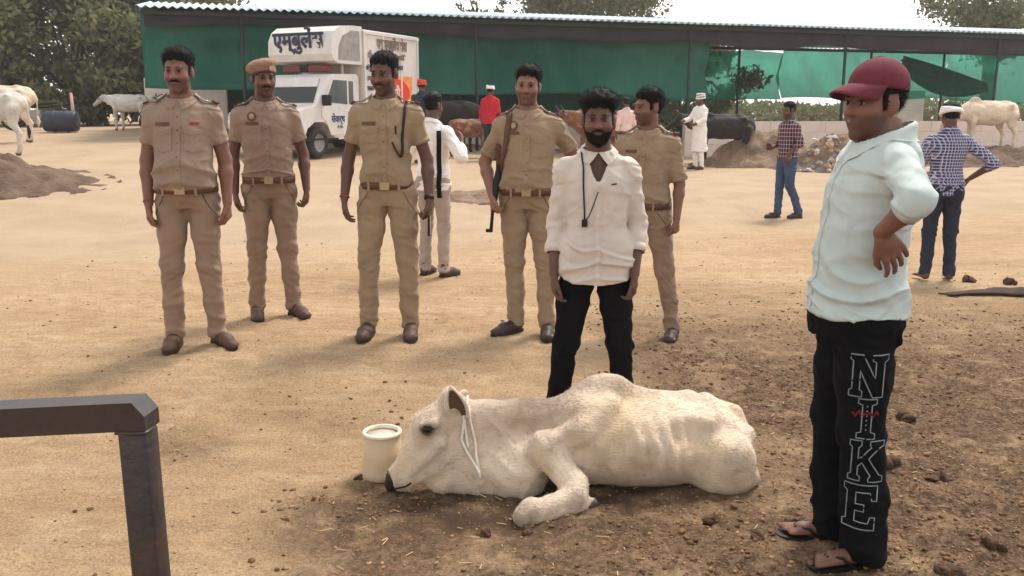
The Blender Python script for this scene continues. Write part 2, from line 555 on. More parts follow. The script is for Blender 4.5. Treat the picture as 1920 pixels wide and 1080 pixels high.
def ground_material():
    m = bpy.data.materials.new('dry yard soil'); m.use_nodes = True
    t = m.node_tree; b = t.nodes['Principled BSDF']; b.inputs['Roughness'].default_value = .95; b.inputs['Specular IOR Level'].default_value = .1
    N = t.nodes.new; L = t.links.new
    geo = N('ShaderNodeNewGeometry'); pos = geo.outputs['Position']
    def noise(sc, det=5, ro=.6, st=None):
        n = N('ShaderNodeTexNoise'); n.inputs['Scale'].default_value = sc; n.inputs['Detail'].default_value = det; n.inputs['Roughness'].default_value = ro
        if st:
            mp = N('ShaderNodeMapping'); mp.inputs['Scale'].default_value = st; L(pos, mp.inputs['Vector']); L(mp.outputs[0], n.inputs['Vector'])
        else: L(pos, n.inputs['Vector'])
        return n.outputs['Fac']
    def rng(s, a, b_, c=0, d=1):
        r = N('ShaderNodeMapRange'); r.inputs[1].default_value = a; r.inputs[2].default_value = b_; r.inputs[3].default_value = c; r.inputs[4].default_value = d; L(s, r.inputs[0]); return r.outputs[0]
    def mix(fac, A, B):
        x = N('ShaderNodeMix'); x.data_type = 'RGBA'
        if isinstance(fac, float): x.inputs['Factor'].default_value = fac
        else: L(fac, x.inputs['Factor'])
        for nm, v in (('A', A), ('B', B)):
            if isinstance(v, tuple): x.inputs[nm].default_value = (*v, 1)
            else: L(v, x.inputs[nm])
        return x.outputs['Result']
    def mul(a, b_):
        x = N('ShaderNodeMath'); x.operation = 'MULTIPLY'
        for i, v in enumerate((a, b_)):
            if isinstance(v, (int, float)): x.inputs[i].default_value = v
            else: L(v, x.inputs[i])
        return x.outputs[0]
    at = N('ShaderNodeAttribute'); at.attribute_name = 'soil'; sep = N('ShaderNodeSeparateColor'); L(at.outputs['Color'], sep.inputs[0])
    dung, wet, far = sep.outputs[0], sep.outputs[1], sep.outputs[2]
    tan = mix(rng(noise(.7, 4), .35, .65), (.50, .335, .185), (.41, .265, .142))
    tan = mix(mul(rng(noise(.55, 4, .6, (.35, 1.3, 1)), .44, .62), .7), tan, (.62, .44, .265))
    tan = mix(mul(rng(noise(.8, 4, .6, (.3, 1.6, 1)), .56, .70), .55), tan, (.31, .20, .115))
    tan = mix(mul(rng(noise(5, 6, .7, (1, 2.2, 1)), .42, .66), .55), tan, (.27, .165, .092))
    tan = mix(mul(rng(noise(2.2, 5, .65, (1, 2, 1)), .52, .70), .5), tan, (.60, .45, .30))
    tan = mix(mul(rng(noise(45, 4, .7), .50, .70), .40), tan, (.20, .125, .075))
    tan = mix(mul(rng(noise(85, 3, .8), .47, .62), .55), tan, (.185, .115, .066))
    tan = mix(mul(rng(noise(120, 2, .8), .54, .66), .5), tan, (.66, .50, .33))
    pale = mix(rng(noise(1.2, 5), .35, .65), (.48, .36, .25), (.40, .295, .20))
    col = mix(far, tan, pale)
    br = mix(rng(noise(14, 6, .7), .38, .64), (.200, .122, .074), (.070, .042, .027))
    br = mix(mul(rng(noise(70, 3, .7), .5, .68), .7), br, (.30, .19, .11))
    br = mix(mul(rng(noise(34, 5, .8), .46, .58), .8), br, (.050, .029, .018))
    br = mix(mul(rng(noise(52, 4, .8), .54, .64), .75), br, (.34, .22, .13))
    dm = mul(dung, rng(noise(3.0, 6, .75), .26, .50))
    col = mix(dm, col, br)
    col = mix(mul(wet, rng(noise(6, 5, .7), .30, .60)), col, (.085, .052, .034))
    L(col, b.inputs['Base Color'])
    bp = N('ShaderNodeBump'); bp.inputs['Strength'].default_value = .9; bp.inputs['Distance'].default_value = .022
    L(noise(38, 7, .75), bp.inputs['Height']); L(bp.outputs[0], b.inputs['Normal'])
    return m
M_ground = ground_material()
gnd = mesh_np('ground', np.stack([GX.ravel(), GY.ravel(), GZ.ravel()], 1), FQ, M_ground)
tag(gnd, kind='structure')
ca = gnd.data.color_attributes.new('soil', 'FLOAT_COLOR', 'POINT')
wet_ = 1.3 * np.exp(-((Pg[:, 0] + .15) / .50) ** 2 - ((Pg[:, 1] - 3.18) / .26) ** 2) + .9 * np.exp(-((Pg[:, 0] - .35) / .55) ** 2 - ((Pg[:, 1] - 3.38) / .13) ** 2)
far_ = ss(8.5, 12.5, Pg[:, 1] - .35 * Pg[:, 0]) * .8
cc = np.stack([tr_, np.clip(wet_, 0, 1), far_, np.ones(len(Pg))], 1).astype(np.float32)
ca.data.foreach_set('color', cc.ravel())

# ------------------------------------------------------------------ shed of sheet roof and shade net
M_sheet = mat('weathered galvanised sheet', S(186, 204, 212), .5, amt=.12, nscale=3, metal=.0, spec=.4)
M_under = mat('rusty underside of sheet', S(70, 56, 58), .8, amt=.2, nscale=4)
M_steel = mat('dark painted steel', S(44, 52, 50), .6, amt=.25, nscale=6)
M_white = mat('whitewashed wall', S(226, 214, 204), .9, amt=.10, nscale=1.5, bump=.3, bscale=30)
M_pinkw = mat('faded whitewashed block wall', S(214, 196, 184), .9, amt=.12, nscale=1.2, bump=.3, bscale=24)
E0 = Vector((-9.6, 22.0, 0)); ED = Vector((.9606, .278, 0)); EN = Vector((-.278, .9606, 0))
SL = 37.0
def shed_pt(u, v, z): return E0 + ED * u + EN * v + Vector((0, 0, z))
shed = empty('cattle_shed', shed_pt(0, 0, 0))
tag(shed, 'long open cattle shed with corrugated gable roof on thin steel posts', 'shed')
Z_E, Z_R, WD = 4.02, 4.47, 6.2
def corrugated(name, u0, u1, v0, z0, v1, z1, m, parent, pitch=.20, amp=.030, thick=.012):
    n = int((u1 - u0) / pitch * 6)
    us = np.linspace(u0, u1, n + 1)
    V = []
    for side in (0, 1):
        for u in us:
            w = amp * math.sin(2 * math.pi * u / pitch)
            for t in (0, 1):
                p = shed_pt(u, v0 + (v1 - v0) * t, z0 + (z1 - z0) * t + w - side * thick)
                V.append(p - shed.location)
    V = np.array(V); N1 = (n + 1) * 2; i = np.arange(n) * 2
    top = np.stack([i, i + 2, i + 3, i + 1], 1)
    bot = top[:, ::-1] + N1
    fr = np.stack([i, i + N1, i + 2 + N1, i + 2], 1); bk = np.stack([i + 1, i + 3, i + 3 + N1, i + 1 + N1], 1)
    return mesh_np(name, V, np.concatenate([top, bot, fr, bk]), m, parent)
q = 0
for k in range(12):       # overlapping sheets, each its own piece
    u0 = .62 + k * 3.25; u1 = u0 + 3.30
    dz = .004 * (k % 2)
    corrugated('roof_sheet', u0, u1, -.35, Z_E - .02 + dz, 3.1, Z_R + dz, M_sheet, shed)
    corrugated('roof_sheet', u0, u1, 3.1, Z_R + dz + .01, WD + .3, Z_E - .06 + dz, M_sheet, shed)
bm = bmesh.new()
def loc(u, v, z): return shed_pt(u, v, z) - shed.location
for v, z in ((0, Z_E - .12), (WD, Z_E - .17), (3.1, Z_R - .14), (1.5, (Z_E + Z_R) / 2 - .13), (4.7, (Z_E + Z_R) / 2 - .16)):
    bm = bmesh.new()
    a, b = loc(.70, v, z), loc(SL + .8, v, z)
    d = (b - a); Mx = Matrix.Translation((a + b) / 2) @ d.to_track_quat('X', 'Z').to_matrix().to_4x4() @ Matrix.Diagonal((d.length, .07, .10, 1))
    bmesh.ops.create_cube(bm, size=1, matrix=Mx); bm_obj('purlin', bm, M_steel, shed)
for u in (1.0, 3.0, 9.0, 12.4, 15.3, 20.5, 26.2, 29.6, 34.0):
    for v in (0, WD):
        if v == 0 and u in (1.0, 12.4): continue
        p = shed_pt(u, v, 0); zb = gz(p.x, p.y) - .1
        bm = bmesh.new(); add_cyl(bm, loc(u, v, zb), loc(u, v, Z_E - .12), .045, n=10); bm_obj('post', bm, M_steel, shed, True)
    bm = bmesh.new(); add_tube(bm, [loc(u, 0, Z_E - .13), loc(u, 3.1, Z_R - .15), loc(u, WD, Z_E - .18)], .045, 6); bm_obj('rafter', bm, M_steel, shed)
    bm = bmesh.new(); add_tube(bm, [loc(u, 0, Z_E - .15), loc(u, WD, Z_E - .2)], .03, 6); bm_obj('tie_beam', bm, M_steel, shed)
# roof shadow modelled as a dark valance that sags under the front eave
M_eave_shade = mat('dark under-eave shade', S(52, 46, 50), .9, amt=.3, nscale=2)
us = np.linspace(.75, SL, 220); V = []
for u in us:
    sag = .22 + .012 * u + .10 * math.sin(u * .75 + 1) ** 2 + .08 * vnoise(np.array([[u * .5, 0, 0]]), 1, 3)[0]
    for t in (0, .35, .7, 1.0):
        p = loc(u, .10 + .05 * math.sin(u * 2 + t * 2), Z_E - .10 - sag * t); V.append(p)
i = np.arange(len(us) - 1)[:, None] * 4 + np.arange(3)[None]
i = i.ravel(); Q = np.stack([i, i + 4, i + 5, i + 1], 1)
eave_strip = mesh_np('eave_shade_strip', np.array(V), Q, M_eave_shade, shed)
sm_ = eave_strip.modifiers.new('thick', 'SOLIDIFY'); sm_.thickness = .01

def net_material(name, c, alpha, trans):
    m = bpy.data.materials.new(name); m.use_nodes = True
    t = m.node_tree; t.nodes.clear(); N = t.nodes.new; L = t.links.new
    o = N('ShaderNodeOutputMaterial'); d = N('ShaderNodeBsdfDiffuse'); tl = N('ShaderNodeBsdfTranslucent'); tp = N('ShaderNodeBsdfTransparent')
    tcn = N('ShaderNodeTexCoord'); n = N('ShaderNodeTexNoise'); n.inputs['Scale'].default_value = .45; n.inputs['Detail'].default_value = 6; n.inputs['Roughness'].default_value = .65; mpn = N('ShaderNodeMapping'); mpn.inputs['Scale'].default_value = (1, 1, .45); L(tcn.outputs['Object'], mpn.inputs[0]); L(mpn.outputs[0], n.inputs['Vector']); rgn = N('ShaderNodeMapRange'); rgn.inputs[1].default_value = .34; rgn.inputs[2].default_value = .66; L(n.outputs['Fac'], rgn.inputs[0])
    mx = N('ShaderNodeMix'); mx.data_type = 'RGBA'; mx.inputs['A'].default_value = (*[v * .70 for v in c], 1); mx.inputs['B'].default_value = (min(1, c[0] * 1.5 + .02), min(1, c[1] * 1.25), min(1, c[2] * 1.3), 1)
    L(rgn.outputs[0], mx.inputs['Factor'])
    for q in (d, tl): L(mx.outputs['Result'], q.inputs['Color'])
    tp.inputs['Color'].default_value = (.62, .95, .84, 1)
    a = N('ShaderNodeMixShader'); a.inputs[0].default_value = trans; L(d.outputs[0], a.inputs[1]); L(tl.outputs[0], a.inputs[2])
    b = N('ShaderNodeMixShader'); b.inputs[0].default_value = alpha; L(a.outputs[0], b.inputs[1]); L(tp.outputs[0], b.inputs[2])
    L(b.outputs[0], o.inputs['Surface'])
    return m
M_net = net_material('green shade net', S(58, 156, 132), .36, .5)
M_net2 = net_material('doubled green shade net', S(52, 122, 104), .03, .35)
def net(name, u0, u1, v, ztop, zbot, m, label, seed, wave=.20, slack=.18):
    nu = int((u1 - u0) / .12); nv = 16
    us = np.linspace(u0, u1, nu + 1); V = []
    base = shed_pt(u0, v, 0)
    for a, u in enumerate(us):
        zt = ztop(u); zb = zbot(u)
        for j in range(nv + 1):
            t = j / nv
            z = zt + (zb - zt) * t
            p3 = np.array([[u * .55, z * 1.1, seed]])
            w = wave * (fbm(p3, 1, 3, seed)[0] + .8 * vnoise(np.array([[u * 1.8 + z * .9, z * .5, 2.]]), 1, seed + 1)[0] + .35 * abs(vnoise(np.array([[u * 2.6 - z * 1.6, z * .7, 5.]]), 1, seed + 2)[0])) * math.sin(math.pi * min(1, t * .8 + .2))
            V.append(shed_pt(u, v + w + slack * math.sin(math.pi * t), z) - base)
    i = (np.arange(nu)[:, None] * (nv + 1) + np.arange(nv)[None]).ravel()
    Q = np.stack([i, i + nv + 1, i + nv + 2, i + 1], 1)
    o = mesh_np(name, np.array(V), Q, m)
    o.location = base
    so = o.modifiers.new('thick', 'SOLIDIFY'); so.thickness = .004
    tag(o, label, 'shade net', 'green shade nets hung along the shed')
    return o
sg = lambda u, a, b: a + b * abs(math.sin(u * .62 + .4))
net('shade_net', .62, 16.2, .42, lambda u: Z_E - .12 - .02 * math.sin(u), lambda u: 2.16 - .012 * u - .05 * math.sin(u * .9), M_net2, 'dark green shade net hanging behind the white truck', 3)
net('shade_net', .5, 15.9, WD + .06, lambda u: Z_E - .10, lambda u: 1.30, M_net2, 'inner green net added at the back to darken the left bays', 4)  # added net, shuts out the sky behind so the left bays go dark
net('shade_net', 15.95, 22.4, WD + .10, lambda u: Z_E - .20 - .10 * abs(math.sin(u * .9)), lambda u: 1.98 - .05 * math.sin(u * .8), M_net, 'mid green shade net with white gaps along its top edge', 5)
net('shade_net', 22.45, 30.0, WD + .14, lambda u: Z_E - .05 - .05 * abs(math.sin(u * .7)), lambda u: 2.05 - .06 * math.sin(u), M_net, 'pale see-through green shade net behind the man in the maroon cap', 7)
net('shade_net', 30.05, SL, WD + .18, lambda u: Z_E - .05, lambda u: 1.95 - .1 * math.sin(u), M_net, 'green shade net at the right edge above the standing white cow', 9)
# a second length of net slung in folds across the right bay
M_net3 = net_material('bunched green shade net', S(10, 120, 92), .06, .4)
us = np.linspace(27.2, 31.4, 60); V = []
for u in us:
    t = (u - 27.2) / 4.2
    zt = Z_E - .35 - 1.0 * t ** 1.1; zb = zt - .35 - .75 * math.sin(math.pi * min(t * .9 + .1, 1))
    for j in range(13):
        s = j / 12
        V.append(shed_pt(u, WD - .5 + .10 * math.sin(s * 17 + u * .6) , zt + (zb - zt) * s - .06 * math.sin(s * 11)) - shed_pt(27.2, WD - .5, 0))
i = (np.arange(59)[:, None] * 13 + np.arange(12)[None]).ravel()
o = mesh_np('shade_net', np.array(V), np.stack([i, i + 13, i + 14, i + 1], 1), M_net3); o.location = shed_pt(27.2, WD - .5, 0)
so = o.modifiers.new('thick', 'SOLIDIFY'); so.thickness = .006
tag(o, 'loose folded green net slung diagonally above the standing white cow', 'shade net')

# low walls
def block_wall(name, label, a, b, zb, h, th, m, bl=.9, bh=.32):
    """masonry wall of rendered blocks with open joints"""
    a = Vector(a); b = Vector(b); d = (b - a); L_ = d.length; d.normalize()
    ang = math.atan2(d.y, d.x)
    root = empty(name, (a.x, a.y, zb), ang)
    tag(root, label, 'wall')
    bm = bmesh.new(); add_box(bm, (0, .01, -.3), (L_, th - .01, h - .01)); bm_obj('core', bm, m, root)
    rows = int(round(h / bh)); rnd = random.Random(5)
    proto = {}
    for r in range(rows):
        x = -(bl / 2) * (r % 2)
        while x < L_:
            x0 = max(x, 0) + .006; x1 = min(x + bl, L_) - .006
            if x1 - x0 > .05:
                w = round(x1 - x0, 2)
                if w not in proto:
                    bm = bmesh.new(); add_box(bm, (0, 0, 0), (w, th, h / rows - .012)); proto[w] = bm_obj('block', bm, m, root, False, .008, 1).data; ob = COL.objects[-1] if False else [o_ for o_ in root.children if o_.data is proto[w]][0]
                else:
                    ob = link(bpy.data.objects.new('block', proto[w])); ob.parent = root
                ob.location = (x0, rnd.uniform(-.012, .006), r * h / rows + .006)
            x += bl
    return root
block_wall('low_wall', 'low faded whitewashed wall behind the dirt mound and black cow', (5.0, 26.0), (24, 30.2), .28, 1.0, .2, M_pinkw)
block_wall('corner_wall', 'white wall panel behind the parked motorcycle', (-11.3, 27.9), (-8.9, 28.3), .85, 1.72, .18, M_white, .8, .43)
block_wall('trough_wall', 'long pale feeding trough wall under the dark green net', (-8.6, 27.0), (4.6, 29.6), .55, .95, .25, M_white, .9, .32)
block_wall('hut', 'small white hut far behind the shed', (16.2, 40), (18.4, 40.4), .3, 2.2, 1.6, M_white, .9, .44)

# ------------------------------------------------------------------ trees
def leaf_mat(name, c1, c2):
    m = bpy.data.materials.new(name); m.use_nodes = True
    t = m.node_tree; t.nodes.clear(); N = t.nodes.new; L = t.links.new
    o = N('ShaderNodeOutputMaterial'); d = N('ShaderNodeBsdfDiffuse'); tl = N('ShaderNodeBsdfTranslucent')
    gi = N('ShaderNodeNewGeometry'); n = N('ShaderNodeTexNoise'); n.inputs['Scale'].default_value = 1.1; n.inputs['Detail'].default_value = 5; L(gi.outputs['Position'], n.inputs['Vector'])
    mx = N('ShaderNodeMix'); mx.data_type = 'RGBA'; mx.inputs['A'].default_value = (*c1, 1); mx.inputs['B'].default_value = (*c2, 1)
    r = N('ShaderNodeMapRange'); r.inputs[1].default_value = .35; r.inputs[2].default_value = .65; L(n.outputs['Fac'], r.inputs[0]); L(r.outputs[0], mx.inputs['Factor'])
    for q in (d, tl): L(mx.outputs['Result'], q.inputs['Color'])
    a = N('ShaderNodeMixShader'); a.inputs[0].default_value = .35; L(d.outputs[0], a.inputs[1]); L(tl.outputs[0], a.inputs[2]); L(a.outputs[0], o.inputs['Surface'])
    return m
M_leafA = leaf_mat('dusty dark olive leaves', (.115, .125, .062), (.215, .210, .115))
M_leafB = leaf_mat('dusty green leaves', (.130, .142, .066), (.240, .235, .125))
M_bark = mat('grey brown bark', S(96, 80, 66), .9, amt=.35, nscale=6, bump=.5, bscale=25)
def tree(name, label, loc_, h, rx, rz_, cz, nleaf, m, seed, ls=.22, trunk=.16, group=None, low=0.0, clumps=26):
    rs = np.random.RandomState(seed)
    root = empty(name, loc_); tag(root, label, 'tree', group)
    limbs = []
    cl = []
    for k in range(clumps):
        v = rs.normal(size=3); v /= np.linalg.norm(v)
        r = rs.uniform(.35, 1.0) ** .6
        c = np.array((v[0] * rx * r, v[1] * rx * r, cz + v[2] * rz_ * r))
        if c[2] < .25: c[2] = .25 + rs.uniform(0, .5)
        cl.append((c, rs.uniform(.20, .40) * min(rx, rz_)))
    bm = bmesh.new()
    fork = max(.6, cz - rz_ * .75)
    add_tube(bm, [(0, 0, -.2), (.03 * h * .3, 0, fork * .5), (.02, .04, fork)], [trunk * 1.25, trunk, trunk * .8], 8)
    bm_obj('trunk', bm, M_bark, root, True)
    for k in range(0, clumps, 3):
        c, r = cl[k]
        mid = np.array((0, 0, fork)) * .5 + c * .5 + np.array((0, 0, .15 * h * .3))
        bm = bmesh.new(); add_tube(bm, [(0, 0, fork * .9), tuple(mid), tuple(c)], [trunk * .55, trunk * .3, trunk * .08], 6); bm_obj('limb', bm, M_bark, root, True)
    cs = np.array([c for c, r in cl]); rr = np.array([r for c, r in cl])
    w = rr ** 2; w /= w.sum()
    pick = rs.choice(clumps, nleaf, p=w)
    v = rs.normal(size=(nleaf, 3)); v /= np.linalg.norm(v, axis=1)[:, None]
    rad = rs.uniform(0, 1, nleaf) ** .45 * rr[pick] * (1 + .25 * rs.normal(size=nleaf))
    C = cs[pick] + v * rad[:, None] * np.array((1.15, 1.15, .85))
    C[:, 2] = np.maximum(C[:, 2], .05)
    a = rs.normal(size=(nleaf, 3)); a /= np.linalg.norm(a, axis=1)[:, None]
    b = np.cross(a, rs.normal(size=(nleaf, 3))); b /= np.linalg.norm(b, axis=1)[:, None]
    s = ls * rs.uniform(.6, 1.3, nleaf)[:, None]
    Vv = np.stack([C - a * s * .5, C + b * s * .28, C + a * s * .5, C - b * s * .28], 1).reshape(-1, 3)
    mesh_np('crown', Vv, np.arange(nleaf * 4).reshape(-1, 4), m, root, False)
    return root
TR = [(-24.5, 33, 7.5, 3.4, 3.4, 3.6, 'leftmost dusty scrub tree at the left edge of the yard', M_leafA), (-19.8, 32, 8.0, 3.2, 3.6, 3.8, 'tall scrub tree above the lying drum', M_leafB),
      (-16.0, 33, 7.0, 3.0, 3.2, 3.4, 'scrub tree behind the small grey calf beside the net', M_leafA), (-13.0, 34, 7.5, 2.8, 3.4, 3.6, 'scrub tree touching the left end of the shed roof', M_leafB),
      (-25.5, 42, 11, 4.6, 4.4, 6.0, 'taller tree rising behind the scrub at the left', M_leafB), (-18, 43, 11, 4.6, 4.6, 6.0, 'tall back tree left of the shed roof end', M_leafA),
      (-22, 30, 3, 2.2, 1.2, 1.1, 'low dusty bush at the left behind the dark motorcycle', M_leafA), (-17.6, 30.5, 3, 2.2, 1.2, 1.1, 'low dusty bush behind the tether post', M_leafB), (-14.0, 31, 3, 2.0, 1.1, 1.0, 'low dusty bush beside the white wall panel', M_leafA)]
for k, (x, y, h, rx, rz_, cz, lab, m) in enumerate(TR):
    tree('scrub_tree' if h > 4 else 'bush', lab, (x, y, gz(x, y)), h, rx, rz_, cz, 15000 if h > 4 else 6000, m, 40 + k, .25, .14 if h > 4 else .05, 'scrub at the left of the yard', clumps=44 if h > 4 else 20)
for k, (x, y, lab) in enumerate([(-8.5, 32.5, 'scrub tree hidden mostly behind the dark green net'), (-3.5, 33.5, 'scrub tree behind the middle of the dark green net'), (1.6, 34.5, 'scrub tree behind the right end of the dark net'), (6.6, 36, 'scrub tree seen through the mid green net')]):
    tree('scrub_tree', lab, (x, y, gz(x, y)), 5, 3.2, 2.1, 2.0, 8000, M_leafA, 70 + k, .28, .14, 'scrub trees behind the shed', clumps=30)
tree('broad_tree', 'broad dark tree crown rising above the middle of the shed roof', (3.7, 47, gz(3.6, 47)), 12, 4.8, 3.2, 7.5, 20000, M_leafA, 91, .24, .3, clumps=40)
tree('sparse_tree', 'thin bare-twigged tree top left of the broad crown above the roof', (-1.6, 44, gz(0, 44)), 8, 1.5, .9, 6.1, 520, M_leafA, 92, .20, .12, clumps=10)
tree('round_tree', 'round dark tree above the right end of the shed roof', (21.9, 42, gz(21, 42)), 10, 3.1, 2.8, 6.6, 14000, M_leafB, 93, .22, .28, clumps=36)

# far low scrub behind the shed, one mass
rs = np.random.RandomState(77); nl = 26000
X = rs.uniform(-9, 42, nl); Y = rs.uniform(46, 52, nl); hgt = 1.95 + .35 * vnoise(np.stack([X * .35, Y * .2, 0 * X], 1), 1, 4) + np.where(X < 6, .6, 0)
C = np.stack([X, Y, .25 + rs.uniform(0, 1, nl) ** .8 * hgt], 1)
a_ = rs.normal(size=(nl, 3)); a_ /= np.linalg.norm(a_, axis=1)[:, None]; b_ = np.cross(a_, rs.normal(size=(nl, 3))); b_ /= np.linalg.norm(b_, axis=1)[:, None]
s_ = .30 * rs.uniform(.6, 1.3, nl)[:, None]
hd = mesh_np('far_scrub', np.stack([C - a_ * s_ * .5, C + b_ * s_ * .3, C + a_ * s_ * .5, C - b_ * s_ * .3], 1).reshape(-1, 3), np.arange(nl * 4).reshape(-1, 4), M_leafB, None, False)
tag(hd, 'far low line of dusty scrub behind the shed', 'scrub', kind='stuff')
# ------------------------------------------------------------------ people
M = {}
M['skin_a'] = mat('skin brown', S(124, 84, 68), .5, amt=.12, nscale=14, sss=.08, bump=.05, bscale=120, spec=.35)
M['skin_b'] = mat('skin dark brown', S(98, 66, 54), .5, amt=.12, nscale=14, sss=.08, bump=.05, bscale=120, spec=.35)
M['skin_c'] = mat('skin light brown', S(138, 96, 80), .5, amt=.10, nscale=14, sss=.08, bump=.05, bscale=120, spec=.35)
for k_ in ('skin_a', 'skin_b', 'skin_c'):
    t_ = M[k_].node_tree; b_ = t_.nodes['Principled BSDF']; src_ = b_.inputs['Base Color'].links[0].from_socket
    at_ = t_.nodes.new('ShaderNodeAttribute'); at_.attribute_name = 'pigment'; sp_ = t_.nodes.new('ShaderNodeSeparateColor'); t_.links.new(at_.outputs['Color'], sp_.inputs[0])
    for ch_, c_ in ((1, S(150, 88, 70)), (0, S(52, 38, 33))):
        mx_ = t_.nodes.new('ShaderNodeMix'); mx_.data_type = 'RGBA'; t_.links.new(sp_.outputs[ch_], mx_.inputs['Factor']); t_.links.new(src_, mx_.inputs['A']); mx_.inputs['B'].default_value = (*c_, 1); src_ = mx_.outputs['Result']
    t_.links.new(src_, b_.inputs['Base Color'])
M['hair'] = mat('black hair', (.007, .006, .006), .6, amt=.3, nscale=60, bump=.5, bscale=170, spec=.12, stretch=(1, .3, 1), bdist=.004)
M['eye_white'] = mat('eye white', (.20, .165, .14), .4)
M['iris'] = mat('dark iris', (.012, .008, .006), .2)
M['lid'] = mat('shaded eyelid skin', S(78, 50, 40), .6)
M['lip'] = mat('lips', S(120, 70, 62), .5)
M['khaki'] = mat('khaki shirt cloth', S(146, 122, 105), .9, amt=.14, nscale=5, bump=.25, bscale=260, sheen=.1, bdist=.004, wrinkle=1.0)
M['khaki_b'] = mat('warm khaki shirt cloth', S(150, 127, 102), .9, amt=.10, nscale=5, bump=.25, bscale=260, sheen=.1, bdist=.004, wrinkle=1.0)
M['khaki_t'] = mat('khaki trouser cloth', S(144, 119, 100), .9, amt=.16, nscale=4, bump=.25, bscale=240, sheen=.1, bdist=.004, wrinkle=1.0)
M['khaki_tb'] = mat('warm khaki trouser cloth', S(150, 126, 101), .9, amt=.16, nscale=4, bump=.25, bscale=240, sheen=.1, bdist=.004, wrinkle=1.0)
M['leather'] = mat('brown belt leather', S(92, 58, 42), .45, amt=.25, nscale=20, bump=.2, bscale=90)
M['shoe_brown'] = mat('dusty brown shoe leather', S(86, 62, 50), .6, amt=.35, nscale=14, bump=.2, bscale=80)
M['shoe_dark'] = mat('dusty dark shoe leather', S(62, 50, 46), .5, amt=.35, nscale=14, bump=.2, bscale=80)
M['sole'] = mat('dark rubber sole', (.03, .024, .02), .8)
M['brass'] = mat('pale brass buckle', S(168, 146, 112), .4, metal=.6)
M['black_cloth'] = mat('black denim', (.006, .006, .007), .9, amt=.3, nscale=6, bump=.3, bscale=220, spec=.1, bdist=.004, wrinkle=1.0)
M['black'] = mat('black plastic', (.012, .011, .011), .5)
M['cream'] = mat('cream shirt cotton', S(208, 194, 182), .9, amt=.07, nscale=5, bump=.2, bscale=240, bdist=.004, wrinkle=1.0)
M['pale_blue'] = mat('pale blue grey shirt cotton', S(190, 199, 194), .9, amt=.07, nscale=5, bump=.2, bscale=240, bdist=.004, wrinkle=1.0)
M['white'] = mat('white cotton', S(235, 228, 222), .9, amt=.06, nscale=5, bump=.2, bscale=240)
M['maroon'] = mat('maroon cap twill', S(108, 46, 56), .85, amt=.15, nscale=12, bump=.3, bscale=260)
M['beret'] = mat('khaki beret wool', S(148, 116, 96), .95, amt=.15, nscale=16, bump=.4, bscale=200)
M['beret_band'] = mat('beret leather band', S(72, 40, 36), .6)
M['denim'] = mat('blue denim', S(62, 78, 104), .9, amt=.3, nscale=5, bump=.3, bscale=220)
M['denim_dark'] = mat('dark blue denim', S(44, 48, 64), .9, amt=.3, nscale=5, bump=.3, bscale=220)
M['red'] = mat('red cloth', S(186, 36, 48), .9, amt=.15, bump=.2, bscale=200)
M['thread_red'] = mat('red wrist thread', S(150, 60, 50), .9)
M['red_ribbon'] = mat('red and blue ribbon bar', S(150, 50, 40), .8)
M['tag_brown'] = mat('engraved brown name bar', S(96, 62, 40), .5)
M['tag_white'] = mat('white lettering', S(225, 215, 200), .6)
M['maroon_band'] = mat('dark red and blue shoulder band', S(92, 34, 44), .8)
M['grey_cloth'] = mat('grey trouser cloth', S(168, 150, 140), .9, amt=.15, bump=.2, bscale=200)
M['pink'] = mat('pale pink cotton', S(222, 190, 182), .9, amt=.1)
M['thread'] = mat('waxed dark cord', (.02, .014, .012), .7)

def plaid(name, base, line, line2, sx, sz):
    m = mat(name, base, .9, amt=.05, bump=.2, bscale=220)
    t = m.node_tree; b = t.nodes['Principled BSDF']
    tc = t.nodes.new('ShaderNodeTexCoord'); sp = t.nodes.new('ShaderNodeSeparateXYZ')
    t.links.new(tc.outputs['Object'], sp.inputs[0])
    prev = (*base, 1); sock = None
    def bars(inp, freq, wid, col, sock, fac=.75):
        f = t.nodes.new('ShaderNodeMath'); f.operation = 'MULTIPLY'; f.inputs[1].default_value = freq
        t.links.new(inp, f.inputs[0])
        g = t.nodes.new('ShaderNodeMath'); g.operation = 'FRACT'; t.links.new(f.outputs[0], g.inputs[0])
        l = t.nodes.new('ShaderNodeMath'); l.operation = 'LESS_THAN'; l.inputs[1].default_value = wid
        t.links.new(g.outputs[0], l.inputs[0])
        s = t.nodes.new('ShaderNodeMath'); s.operation = 'MULTIPLY'; s.inputs[1].default_value = fac
        t.links.new(l.outputs[0], s.inputs[0])
        mx = t.nodes.new('ShaderNodeMix'); mx.data_type = 'RGBA'
        if sock: t.links.new(sock, mx.inputs['A'])
        else: mx.inputs['A'].default_value = prev
        mx.inputs['B'].default_value = (*col, 1)
        t.links.new(s.outputs[0], mx.inputs['Factor'])
        return mx.outputs['Result']
    ad = t.nodes.new('ShaderNodeMath'); ad.operation = 'ADD'
    t.links.new(sp.outputs[0], ad.inputs[0]); t.links.new(sp.outputs[1], ad.inputs[1])
    sock = bars(ad.outputs[0], sx, .42, line2, None, .6)
    sock = bars(sp.outputs[2], sz, .42, line2, sock, .6)
    sock = bars(ad.outputs[0], sx, .2, line, sock)
    sock = bars(sp.outputs[2], sz, .2, line, sock)
    t.links.new(sock, b.inputs['Base Color'])
    return m
M['plaid_red'] = plaid('dark red and navy plaid cotton', S(40, 34, 52), S(170, 146, 148), S(104, 44, 52), 17, 17)
M['plaid_blue'] = plaid('blue and white check cotton', S(52, 56, 92), S(206, 202, 212), S(128, 120, 156), 34, 34)

def rotm(yaw, pitch=0, roll=0):
    return np.array(Matrix.Rotation(yaw, 3, 'Z') @ Matrix.Rotation(pitch, 3, 'X') @ Matrix.Rotation(roll, 3, 'Y'))

